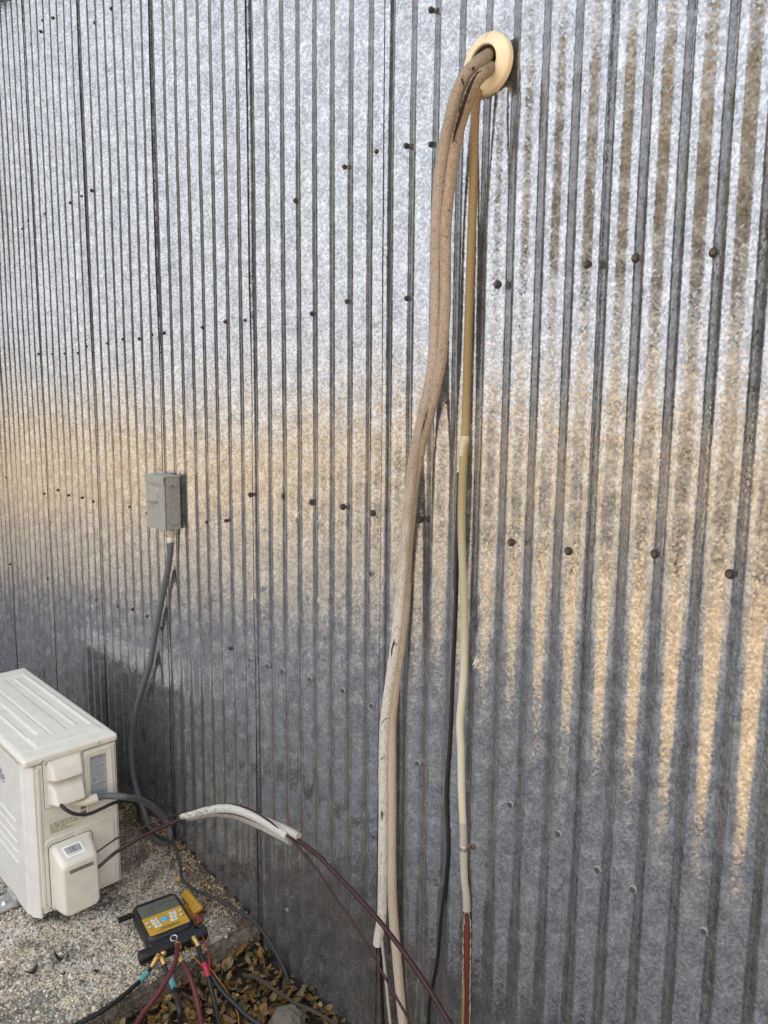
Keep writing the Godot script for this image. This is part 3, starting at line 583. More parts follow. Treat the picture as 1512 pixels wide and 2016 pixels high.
func build_copper() -> void:
	var o := thing("copper_pipe_pair", "two bare maroon pipes arching from the outdoor unit, white foam between them", "pipes", Vector3(-1.7237, 0.5164, 0.14))
	var thick := [Vector3(-2.25, 0.2346, 0.3373), Vector3(-2.24, 0.2465, 0.3292), Vector3(-2.0923, 0.3706, 0.33), Vector3(-2.0553, 0.4067, 0.28), Vector3(-1.9983, 0.4489, 0.24), Vector3(-1.9375, 0.4876, 0.205), Vector3(-1.9022, 0.5066, 0.19), Vector3(-1.8407, 0.5393, 0.17), Vector3(-1.7825, 0.5641, 0.155), Vector3(-1.701, 0.5852, 0.138), Vector3(-1.6187, 0.5917, 0.125), Vector3(-1.5319, 0.5958, 0.117), Vector3(-1.4666, 0.6048, 0.115), Vector3(-1.3641, 0.5973, 0.112), Vector3(-1.3438, 0.5914, 0.112), Vector3(-1.2431, 0.5703, 0.115), Vector3(-1.1349, 0.5478, 0.122), Vector3(-1.0532, 0.5254, 0.13), Vector3(-0.9902, 0.5055, 0.138), Vector3(-0.9285, 0.4824, 0.148), Vector3(-0.8877, 0.464, 0.155), Vector3(-0.8322, 0.4444, 0.17)]
	var thin := [Vector3(-2.25, 0.2924, 0.3381), Vector3(-2.24, 0.3004, 0.3336), Vector3(-2.0882, 0.4166, 0.33), Vector3(-2.0598, 0.4351, 0.3), Vector3(-2.0315, 0.4536, 0.27), Vector3(-1.986, 0.4854, 0.23), Vector3(-1.9362, 0.5114, 0.205), Vector3(-1.8639, 0.5446, 0.175), Vector3(-1.7866, 0.5836, 0.152), Vector3(-1.7258, 0.6046, 0.142), Vector3(-1.6532, 0.6194, 0.135), Vector3(-1.589, 0.62, 0.13), Vector3(-1.5213, 0.6139, 0.128), Vector3(-1.4625, 0.6036, 0.125), Vector3(-1.3545, 0.559, 0.12), Vector3(-1.3343, 0.545, 0.12), Vector3(-1.2019, 0.4848, 0.125), Vector3(-1.1063, 0.4339, 0.135), Vector3(-1.0011, 0.3834, 0.15), Vector3(-0.9364, 0.3529, 0.16)]
	part(o, "thick_pipe", tube(MB.new(), thick, 0.0058, 14, 0.008).mesh(), M.copper)
	part(o, "thin_pipe", tube(MB.new(), thin, 0.0031, 12, 0.008).mesh(), M.copper)
	var ns := FastNoiseLite.new(); ns.frequency = 1.0; ns.seed = 44; ns.fractal_octaves = 3
	var rag := func(t: float, a: float, m: float) -> float:
		return (0.0108 + 0.002 * sin(PI * t)) * (1.0 + 0.10 * ns.get_noise_3d(cos(a) * 2.0, sin(a) * 2.0, m * 60.0)) * (0.75 + 0.25 * smoothstep(0.0, 0.03, t))
	var white := func(t: float, a: float, m: float) -> Color:
		return Color(0.66, 0.65, 0.58).lerp(Color(0.20, 0.17, 0.12), smoothstep(0.1, 0.4, ns.get_noise_3d(cos(a) * 2.0, sin(a) * 2.0, m * 45.0)) * smoothstep(0.62, 0.2, t))
	part(o, "foam_wrap", tube(MB.new(), [Vector3(-1.925, 0.5059, 0.196), Vector3(-1.8657, 0.5328, 0.176), Vector3(-1.7837, 0.5728, 0.154), Vector3(-1.7129, 0.5959, 0.142), Vector3(-1.6305, 0.6063, 0.132), Vector3(-1.5427, 0.6068, 0.126), Vector3(-1.486, 0.6043, 0.124)], rag, 22, 0.0035, white).mesh(), M.foam)
	var grey := func(t: float, a: float, m: float) -> Color:
		return Color(0.34, 0.31, 0.27).lerp(Color(0.10, 0.085, 0.07), smoothstep(0.0, 0.4, ns.get_noise_3d(cos(a) * 2.0 + 9.0, sin(a) * 2.0, m * 90.0)) * smoothstep(0.7, 0.1, t)).lerp(Color(0.55, 0.53, 0.48), smoothstep(0.45, 0.9, t))
	var rag2 := func(t: float, a: float, m: float) -> float:
		return 0.0098 * (1.0 + 0.14 * ns.get_noise_3d(cos(a) * 2.0 + 30.0, sin(a) * 2.0, m * 90.0)) * (0.7 + 0.3 * smoothstep(0.0, 0.05, t))
	part(o, "foam_wrap", tube(MB.new(), [Vector3(-1.9041, 0.5037, 0.189), Vector3(-1.8443, 0.5321, 0.168), Vector3(-1.7877, 0.5544, 0.152), Vector3(-1.7043, 0.5736, 0.136), Vector3(-1.6204, 0.5798, 0.124), Vector3(-1.5334, 0.5843, 0.116), Vector3(-1.4846, 0.5879, 0.115)], rag2, 22, 0.0035, grey).mesh(), M.foam)
	part(o, "foam_wrap", tube(MB.new(), [Vector3(-1.5858, 0.605, 0.112), Vector3(-1.5339, 0.6078, 0.112), Vector3(-1.4883, 0.6115, 0.112), Vector3(-1.4529, 0.614, 0.112)], func(t, a, m): return 0.0050 + 0.0050 * smoothstep(0.0, 0.6, t), 20, 0.0035, func(t, a, m): return Color(0.62, 0.58, 0.5)).mesh(), M.foam)

func build_conduit() -> void:
	var o := thing("flexible_conduit", "grey ribbed electrical conduit looping from the disconnect box to the outdoor unit", "conduit", Vector3(-2.4172, 0.1728, 0.05))
	var p := [Vector3(-2.2476, 1.2944, 0.03), Vector3(-2.2611, 1.2419, 0.03), Vector3(-2.2741, 1.1993, 0.03), Vector3(-2.3157, 1.1027, 0.03), Vector3(-2.3586, 1.0047, 0.03), Vector3(-2.4134, 0.8609, 0.03), Vector3(-2.4415, 0.791, 0.032), Vector3(-2.4916, 0.7003, 0.036), Vector3(-2.531, 0.6109, 0.042), Vector3(-2.5546, 0.5226, 0.048), Vector3(-2.5634, 0.466, 0.052), Vector3(-2.5487, 0.3875, 0.058), Vector3(-2.5277, 0.3348, 0.06), Vector3(-2.4975, 0.2963, 0.062), Vector3(-2.4525, 0.2437, 0.062), Vector3(-2.4311, 0.2054, 0.06), Vector3(-2.3976, 0.1748, 0.058), Vector3(-2.3597, 0.1591, 0.052), Vector3(-2.3249, 0.1674, 0.044), Vector3(-2.308, 0.1974, 0.036), Vector3(-2.3171, 0.2329, 0.036), Vector3(-2.3199, 0.2788, 0.055), Vector3(-2.2996, 0.3361, 0.095), Vector3(-2.2633, 0.4063, 0.16), Vector3(-2.2153, 0.467, 0.235), Vector3(-2.245, 0.4795, 0.29), Vector3(-2.25, 0.4818, 0.3198)]
	var rib := func(t: float, a: float, m: float) -> float: return 0.0104 + 0.0005 * cos(TAU * m / 0.0065)
	part(o, "conduit_tube", tube(MB.new(), p, rib, 20, 0.0016).mesh(), M.grey)
	var nut := mat(Color(0.48, 0.43, 0.34), 0.5)
	var mb := MB.new(); var up := Basis()
	lathe(mb, Vector3(-2.2477, 1.3222, 0.03), up, [Vector2(0.0135, 0.012), Vector2(0.0145, 0.006), Vector2(0.0145, -0.006), Vector2(0.011, -0.009), Vector2(0.0105, -0.03)], 8)
	part(o, "box_connector", mb.mesh(), nut)
	mb = MB.new()
	lathe(mb, Vector3(-2.2502, 1.308, 0.03), up, [Vector2(0.0125, 0.002), Vector2(0.013, -0.004), Vector2(0.0115, -0.018)], 16)
	part(o, "compression_ring", mb.mesh(), mat(Color(0.66, 0.64, 0.52), 0.4))
	mb = tube(MB.new(), [Vector3(-2.25, 0.4811, 0.3181), Vector3(-2.252, 0.4799, 0.3307), Vector3(-2.254, 0.4803, 0.3431)], 0.0165, 10, 0.004)
	part(o, "unit_connector", mb.mesh(), M.plastic_white)
	mb = tube(MB.new(), [Vector3(-2.254, 0.479, 0.3399), Vector3(-2.26, 0.4763, 0.3573), Vector3(-2.268, 0.4782, 0.3752), Vector3(-2.276, 0.488, 0.391)], func(t, a, m): return 0.0125 - 0.003 * t, 14, 0.004)
	part(o, "unit_elbow", mb.mesh(), M.plastic_white)
	mb = tube(MB.new(), [Vector3(-2.2145, 0.4763, 0.235), Vector3(-2.2126, 0.4538, 0.235)], 0.0118, 14, 0.004)
	var z := MB.new(); var e: Vector3 = Vector3(-2.2134, 0.4669, 0.235)
	lathe(z, e, Basis(Vector3(0, 1, 0), Vector3(1, 0, 0.2), Vector3(0, 0, 1)), [Vector2(0.0108, -0.003), Vector2(0.0118, -0.002), Vector2(0.0118, 0.002), Vector2(0.0108, 0.003)], 18)
	part(o, "cable_tie", z.mesh(), M.rubber)

func build_disconnect() -> void:
	# box on the wall: x -2.343..-2.218, y 1.335..1.516, sticking out 65 mm
	var o := thing("disconnect_box", "small grey metal electrical disconnect box on the wall above the outdoor unit", "electrical box", Vector3(-2.28, 1.335, 0.008))
	var x0 := -2.343; var x1 := -2.218; var y0 := 1.336; var y1 := 1.517; var zf := 0.064
	var mb := rbox(MB.new(), Vector3((x0 + x1) / 2, (y0 + y1) / 2 - 0.002, 0.033), Vector3(x1 - x0 - 0.003, y1 - y0 - 0.008, 0.052), 0.002)
	part(o, "enclosure", mb.mesh(), M.box)
	mb = rbox(MB.new(), Vector3((x0 + x1) / 2, y1 - 0.002, 0.038), Vector3(x1 - x0 + 0.004, 0.008, 0.064), 0.002)
	rbox(mb, Vector3((x0 + x1) / 2, y1 - 0.014, zf + 0.0045), Vector3(x1 - x0 + 0.004, 0.026, 0.004), 0.0015)
	part(o, "rain_hood", mb.mesh(), M.box)
	mb = rbox(MB.new(), Vector3((x0 + x1) / 2, (y0 + y1) / 2 - 0.006, zf), Vector3(x1 - x0, y1 - y0 - 0.016, 0.006), 0.002)
	var door := part(o, "door", mb.mesh(), M.box)
	mb = MB.new()
	loft(mb, Vector3(x0 + 0.052, 1.452, zf + 0.0028), Basis(), [[0, 0, 0.036, 0.026, 0.008, 0.0], [0, -0.001, 0.034, 0.0235, 0.008, 0.003], [0, -0.004, 0.030, 0.0185, 0.008, 0.010, -0.18], [0, -0.004, 0.026, 0.015, 0.007, 0.011, -0.18]])
	part(door, "finger_pull", mb.mesh(), M.box)
	var ring := TorusMesh.new(); ring.inner_radius = 0.0125; ring.outer_radius = 0.0155; ring.rings = 28; ring.ring_segments = 8
	var r := part(door, "embossed_ring", ring, M.box); r.rotation.x = PI / 2; r.position += Vector3(x0 + 0.068, 1.378, zf + 0.0022)
	for s in [[Vector3(x1, 1.497, 0.036), 0.021, 0.018, 0.012], [Vector3(x1, 1.372, 0.028), 0.020, 0.019, 0.016]]:
		mb = MB.new(); loft(mb, s[0], Basis(Vector3(0, 0, -1), Vector3(0, 1, 0), Vector3(1, 0, 0)), [[0, 0, s[1], s[2], s[3], -0.002], [0, 0, s[1], s[2], s[3], 0.0008], [0, 0, s[1] - 0.0012, s[2] - 0.0012, s[3], 0.0014]])
		part(o, "side_flange", mb.mesh(), M.box)
	mb = rbox(MB.new(), Vector3(x1 - 0.0002, 1.425, 0.047), Vector3(0.003, 0.17, 0.0024), 0.0008)
	part(o, "side_seam", mb.mesh(), M.box)
	for p in [Vector3(x1 + 0.0012, 1.485, 0.036)]:
		var s := part(o, "rivet", screw_mesh(0.003), M.screw_dark); s.rotation.y = PI / 2; s.position += p

# ---------------------------------------------------------------- outdoor unit
func build_unit() -> void:
	var X0 := -3.15; var X1 := -2.29; var Z0 := 0.232; var Z1 := 0.513; var Y0 := 0.132; var Y1 := 0.642
	var o := thing("outdoor_unit", "boxy cream air conditioner outdoor unit standing on the gravel slab", "air conditioner", Vector3((X0 + X1) / 2, 0.1, (Z0 + Z1) / 2))
	var side := Basis(Vector3(0, 0, -1), Vector3(0, 1, 0), Vector3(1, 0, 0))      # a: towards the wall, b: up, c: out of the right side
	var mb := rbox(MB.new(), Vector3((X0 + X1) / 2, (Y0 + Y1) / 2, (Z0 + Z1) / 2 - 0.006), Vector3(X1 - X0 - 0.020, Y1 - Y0 - 0.006, Z1 - Z0 - 0.024), 0.004)
	part(o, "casing", mb.mesh(), mat(Color(0.5, 0.49, 0.44), 0.5))
	mb = rbox(MB.new(), Vector3(X1 - 0.006, 0.3825, 0.3605), Vector3(0.012, 0.501, 0.257), 0.003)
	rbox(mb, Vector3(X1 - 0.03, 0.3825, Z0 + 0.004), Vector3(0.06, 0.501, 0.012), 0.005)
	part(o, "side_panel", mb.mesh(), M.paint)
	# front panel with its bevelled corner wrapping onto the side, raised field and louvre ribs
	mb = MB.new()
	var yy := [Y0 - 0.008, 0.6335]
	var prof := [Vector2(X0, Z1 - 0.02), Vector2(X0 + 0.012, Z1), Vector2(X0 + 0.03, Z1), Vector2(X0 + 0.037, Z1 + 0.007), Vector2(X1 - 0.05, Z1 + 0.007), Vector2(X1 - 0.043, Z1 + 0.001), Vector2(X1 - 0.024, Z1 + 0.001), Vector2(X1 - 0.021, Z1), Vector2(X1 - 0.003, Z1 - 0.013), Vector2(X1 + 0.0005, Z1 - 0.016), Vector2(X1 + 0.0005, Z1 - 0.0215)]
	for i in prof.size() - 1:
		mb.flat([Vector3(prof[i].x, yy[0], prof[i].y), Vector3(prof[i].x, yy[1], prof[i].y), Vector3(prof[i + 1].x, yy[1], prof[i + 1].y), Vector3(prof[i + 1].x, yy[0], prof[i + 1].y)])
	var under := []
	for q in prof: under.append(Vector3(q.x, yy[0], q.y))
	under.append(Vector3(X1 - 0.01, yy[0], Z1 - 0.04)); under.append(Vector3(X0 + 0.01, yy[0], Z1 - 0.04))
	mb.flat(under)
	var front := part(o, "front_panel", mb.mesh(), M.paint_white)
	mb = MB.new()
	for k in 5: rbox(mb, Vector3(X1 - 0.39, 0.27 + k * 0.036, Z1 + 0.0065), Vector3(0.56, 0.010, 0.006), 0.0028)
	part(front, "louvre_ribs", mb.mesh(), M.paint_white)
	letters(front, "maker_lettering", "Senville", 0.05, Basis(), Vector3(X1 - 0.285, 0.53, Z1 + 0.0076), M.blueink, false, 0.2)
	# lid: overhanging, embossed with long ribs
	mb = MB.new()
	var lx0 := X0 - 0.006; var lx1 := X1 + 0.007; var lz0 := Z0 - 0.007; var lz1 := Z1 + 0.012
	var top := 0.664; var bot := 0.637
	rbox(mb, Vector3((lx0 + lx1) / 2, (top + bot) / 2 - 0.0006, (lz0 + lz1) / 2), Vector3(lx1 - lx0, top - bot, lz1 - lz0), 0.010)
	var nx := 150; var nz := 110
	var first := mb.v.size()
	var gx0 := lx0 + 0.0095; var gx1 := lx1 - 0.0095; var gz0 := lz0 + 0.0095; var gz1 := lz1 - 0.0095
	var soft := func(x: float, z: float, ax: float, bx: float, az: float, bz: float, w: float) -> float:
		var dx := minf(x - ax, bx - x); var dz := minf(z - az, bz - z)
		return smoothstep(0.0, w, minf(dx, dz))
	for i in nx + 1:
		for j in nz + 1:
			# finer spacing towards the visible right end
			var x := lerpf(gx0, gx1, pow(i / float(nx), 0.7)); var z := lerpf(gz0, gz1, j / float(nz))
			var h: float = -0.0006 + 0.0012 * soft.call(x, z, gx0, gx1, gz0, gz1, 0.004)
			h += 0.0045 * soft.call(x, z, -3.095, -2.335, 0.247, 0.470, 0.012)
			h -= 0.0040 * soft.call(x, z, -3.06, -2.405, 0.262, 0.345, 0.010)
			h += 0.0030 * soft.call(x, z, -3.04, -2.435, 0.295, 0.312, 0.007)
			h -= 0.0030 * soft.call(x, z, -3.06, -2.418, 0.388, 0.400, 0.005)
			h -= 0.0040 * soft.call(x, z, -3.06, -2.440, 0.425, 0.462, 0.007)
			h -= 0.0050 * soft.call(x, z, -2.392, -2.352, 0.462, 0.476, 0.005)
			mb.add(Vector3(x, top + h, z))
	for i in nx:
		for j in nz:
			var a := first + i * (nz + 1) + j
			mb.quad(a, a + nz + 1, a + nz + 2, a + 1)
	var lid := part(o, "lid", mb.mesh(), M.paint)
	# right side: raised vertical bead, label field, frames
	mb = MB.new()
	loft(mb, Vector3(X1 - 0.0015, 0.388, 0.4845), side, [[0, 0, 0.0065, 0.236, 0.006, 0], [0, 0, 0.0055, 0.235, 0.0052, 0.005], [0, 0, 0.0035, 0.233, 0.0034, 0.0065]])
	part(o, "side_bead", mb.mesh(), M.paint)
	mb = MB.new()
	loft(mb, Vector3(X1 - 0.0015, 0.515, 0.293), side, [[0, 0, 0.047, 0.112, 0.014, 0], [0, 0, 0.046, 0.111, 0.014, 0.0055], [0, 0, 0.044, 0.109, 0.013, 0.0065], [0, 0, 0.040, 0.105, 0.010, 0.0065], [0, 0, 0.037, 0.102, 0.009, 0.0045]])
	part(o, "label_field", mb.mesh(), M.paint)
	mb = MB.new()
	loft(mb, Vector3(X1 - 0.0015, 0.262, 0.315), side, [[0, 0, 0.066, 0.118, 0.02, 0], [0, 0, 0.065, 0.117, 0.02, 0.0050], [0, 0, 0.063, 0.115, 0.019, 0.006], [0, 0, 0.058, 0.110, 0.015, 0.006], [0, 0, 0.055, 0.107, 0.014, 0.0045]])
	part(o, "side_field", mb.mesh(), M.paint)
	mb = MB.new()
	loft(mb, Vector3(X1 - 0.0015, 0.262, 0.415), side, [[0, 0, 0.062, 0.118, 0.02, 0], [0, 0, 0.061, 0.117, 0.02, 0.0044], [0, 0, 0.059, 0.115, 0.019, 0.0054], [0, 0, 0.054, 0.110, 0.015, 0.0054], [0, 0, 0.051, 0.107, 0.014, 0.0038]])
	part(o, "valve_field", mb.mesh(), M.paint)
	for q in [[0.562, 0.405, 0.0638, 0.0803, 0.004], [0.244, 0.394, 0.0712, 0.1152, 0.016]]:  # dark rims stand in for the shadow gaps round both covers
		mb = MB.new(); loft(mb, Vector3(X1 - 0.001, q[0], q[1]), side, [[0, 0, q[2], q[3], q[4], 0], [0, 0, q[2], q[3], q[4], 0.0056 if q[4] > 0.01 else 0.0018]])
		part(o, "gap_shade", mb.mesh(), M.screw_dark)
	# electrical cover: plate with two wedge-shaped bulges
	mb = MB.new()
	loft(mb, Vector3(X1 - 0.001, 0.562, 0.405), side, [[0, 0, 0.0625, 0.079, 0.004, 0], [0, 0, 0.0625, 0.079, 0.004, 0.003], [0, 0, 0.061, 0.0775, 0.004, 0.004]])
	var cover := part(o, "electrical_cover", mb.mesh(), M.paint)
	for q in [[0.604, 0.033, 0.026], [0.528, 0.036, 0.036]]:
		mb = MB.new()
		loft(mb, Vector3(X1 + 0.002, q[0], 0.403), side, [[0, 0, 0.054, q[1], 0.008, 0.0], [0.001, -0.002, 0.051, q[1] - 0.004, 0.009, q[2] * 0.35, -0.06], [0.003, -0.006, 0.046, q[1] - 0.0105, 0.009, q[2] * 0.86, -0.34], [0.003, -0.007, 0.0435, q[1] - 0.014, 0.008, q[2] * 0.97, -0.34], [0.003, -0.007, 0.039, q[1] - 0.018, 0.006, q[2], -0.34]])
		part(cover, "cover_bulge", mb.mesh(), M.paint)
	# valve cover: a rounded hood with a sloping top
	mb = MB.new()
	loft(mb, Vector3(X1, 0.244, 0.394), side, [[0, 0, 0.070, 0.114, 0.016, 0.0], [0, 0, 0.070, 0.114, 0.016, 0.005], [0, -0.001, 0.066, 0.110, 0.016, 0.0065], [0, -0.002, 0.0645, 0.1085, 0.017, 0.0085], [0.0015, -0.010, 0.062, 0.1000, 0.017, 0.036], [0.0025, -0.0175, 0.059, 0.0915, 0.018, 0.060], [0.003, -0.020, 0.0565, 0.0885, 0.018, 0.0665], [0.003, -0.021, 0.053, 0.085, 0.017, 0.0705], [0.003, -0.021, 0.047, 0.079, 0.014, 0.0722]])
	var hood := part(o, "valve_cover", mb.mesh(), M.plastic_white if false else M.paint)
	# print
	var rows := []
	for k in 5: rows.append([8 + k * 11, 6, 4, [88, 100, 100, 60, 84][k], 9])
	var text := StandardMaterial3D.new(); text.roughness = 0.4
	text.albedo_texture = print_tex(108, 66, Color("d3ceb9"), Color("4a4740"), rows, 61)
	sticker(o, "warning_print", [Vector3(X1 + 0.0026, 0.432, 0.458), Vector3(X1 + 0.0026, 0.432, 0.362), Vector3(X1 + 0.0026, 0.392, 0.362), Vector3(X1 + 0.0026, 0.392, 0.458)], text)
	var rows2 := [[2, 14, 2, 62, 60], [24, 14, 2, 62, 60], [44, 3, 4, 56, 7], [50, 3, 4, 50, 7], [56, 3, 4, 56, 7]]
	var text2 := StandardMaterial3D.new(); text2.roughness = 0.4
	text2.albedo_texture = print_tex(64, 64, Color("d3ceb9"), Color("2a2926"), rows2, 62)
	sticker(o, "caution_print", [Vector3(X1 + 0.0028, 0.452, 0.357), Vector3(X1 + 0.0028, 0.452, 0.327), Vector3(X1 + 0.0028, 0.404, 0.327), Vector3(X1 + 0.0028, 0.404, 0.357)], text2)
	var lrows := [[4, 8, 8, 112, 14]]
	for k in 26: lrows.append([16 + k * 8, 4, 6 if k < 12 or k > 16 else 52, [112, 96, 104][k % 3], 10])
	var lab := StandardMaterial3D.new(); lab.roughness = 0.35
	var limg := print_tex(120, 232, Color("aeb3b8"), Color("55585c"), lrows, 63)
	var li := limg.get_image()
	for y in [14, 60, 106, 158]: li.fill_rect(Rect2i(3, y, 114, 1), Color("3a3c40"))
	for q in [[0, 0, 120, 2], [0, 230, 120, 2], [0, 0, 2, 232], [118, 0, 2, 232]]: li.fill_rect(Rect2i(q[0], q[1], q[2], q[3]), Color("4a4c50"))
	for k in 64:     # the certification mark: a ring with two letters
		var a := TAU * k / 64.0
		li.fill_rect(Rect2i(int(28 + 14 * cos(a)), int(128 + 14 * sin(a)), 2, 2), Color("202226"))
	for q in [[22, 121, 2, 10], [28, 121, 2, 10], [23, 130, 6, 2], [33, 124, 2, 11], [33, 133, 5, 2]]: li.fill_rect(Rect2i(q[0], q[1], q[2], q[3]), Color("202226"))
	lab.albedo_texture = ImageTexture.create_from_image(li)
	sticker(o, "rating_label", [Vector3(X1 + 0.0037, 0.608, 0.322), Vector3(X1 + 0.0037, 0.608, 0.268), Vector3(X1 + 0.0037, 0.462, 0.268), Vector3(X1 + 0.0037, 0.462, 0.322)], lab)
	# barcode on the sloping top of the valve cover and a worn grey strip on its face
	var bi := Image.create(120, 80, false, Image.FORMAT_RGB8); bi.fill(Color("f2f2f0"))
	var br := RandomNumberGenerator.new(); br.seed = 7
	var bx := 16
	while bx < 104:
		var w := br.randi_range(1, 4); bi.fill_rect(Rect2i(bx, 12, w, 44), Color("202022")); bx += w + br.randi_range(1, 3)
	var dx := 20
	while dx < 100:
		bi.fill_rect(Rect2i(dx, 61, 3, 6), Color("606062")); dx += 6
	var bm := StandardMaterial3D.new(); bm.albedo_texture = ImageTexture.create_from_image(bi); bm.roughness = 0.4
	var slope := MB.new()     # lies on the slope between the hood's rings
	var sl := [[0.0165, 0.3445], [0.0518, 0.3215]]
	var corners := []
	for q in [[0, 0.434], [0, 0.372], [1, 0.367], [1, 0.427]]:
		corners.append(Vector3(X1 + sl[q[0]][0] + 0.004, sl[q[0]][1] + 0.0022, q[1]))
	sticker(hood, "barcode_label", corners, bm)
	var wm := StandardMaterial3D.new(); wm.roughness = 0.7
	var wimg := print_tex(100, 16, Color("8d877b"), Color("4c473f"), [[1, 5, 2, 98, 4], [6, 4, 2, 98, 5], [11, 4, 2, 98, 4]], 71)
	wm.albedo_texture = wimg
	sticker(hood, "worn_label", [Vector3(X1 + 0.0727, 0.291, 0.428), Vector3(X1 + 0.0727, 0.291, 0.352), Vector3(X1 + 0.0727, 0.278, 0.352), Vector3(X1 + 0.0727, 0.278, 0.428)], wm)
	# screws
	for q in [Vector3(X1 + 0.0075, 0.647, 0.472), Vector3(X1 + 0.0075, 0.651, 0.292), Vector3(X1 + 0.004, 0.634, 0.459), Vector3(X1 + 0.004, 0.634, 0.349), Vector3(X1 + 0.006, 0.139, 0.467)]:
		var s := part(o, "screw", screw_mesh(0.0052), M.steel); s.rotation.y = PI / 2; s.position += q
	# feet
	for q in [Vector3(-2.475, 0.106, 0.545), Vector3(-2.98, 0.106, 0.545), Vector3(-2.475, 0.106, 0.215), Vector3(-2.98, 0.106, 0.215)]:
		mb = rbox(MB.new(), q, Vector3(0.085, 0.012, 0.075), 0.005)
		rbox(mb, q + Vector3(0, 0.012, -0.03 if q.z > 0.4 else 0.03), Vector3(0.085, 0.03, 0.03), 0.006)
		var f := part(o, "foot", mb.mesh(), M.foot)
		mb = MB.new()
		lathe(mb, q + Vector3(0.01, 0.006, 0.008), Basis(), [Vector2(0.011, 0.0), Vector2(0.011, 0.0025), Vector2(0.0068, 0.003), Vector2(0.0065, 0.009), Vector2(0.0001, 0.009)], 12)
		part(f, "bolt", mb.mesh(), M.steel)

# ---------------------------------------------------------------- slab, ground, leaves
var lump := FastNoiseLite.new()

func slab_y(x: float, z: float) -> float:
	var pile := smoothstep(0.20, 0.0, z) * lerpf(0.02, 0.075, smoothstep(-1.86, -2.35, x))
	return 0.098 + pile * (1.0 + 0.25 * lump.get_noise_2d(x * 9.0, z * 9.0)) + 0.004 * lump.get_noise_2d(x * 14.0, z * 14.0)

func slab_edge(z: float) -> float:
	return -1.838 + 0.010 * lump.get_noise_2d(z * 16.0, 77.0) + 0.028 * smoothstep(0.12, 0.0, z) - 0.05 * smoothstep(0.45, 0.9, z)

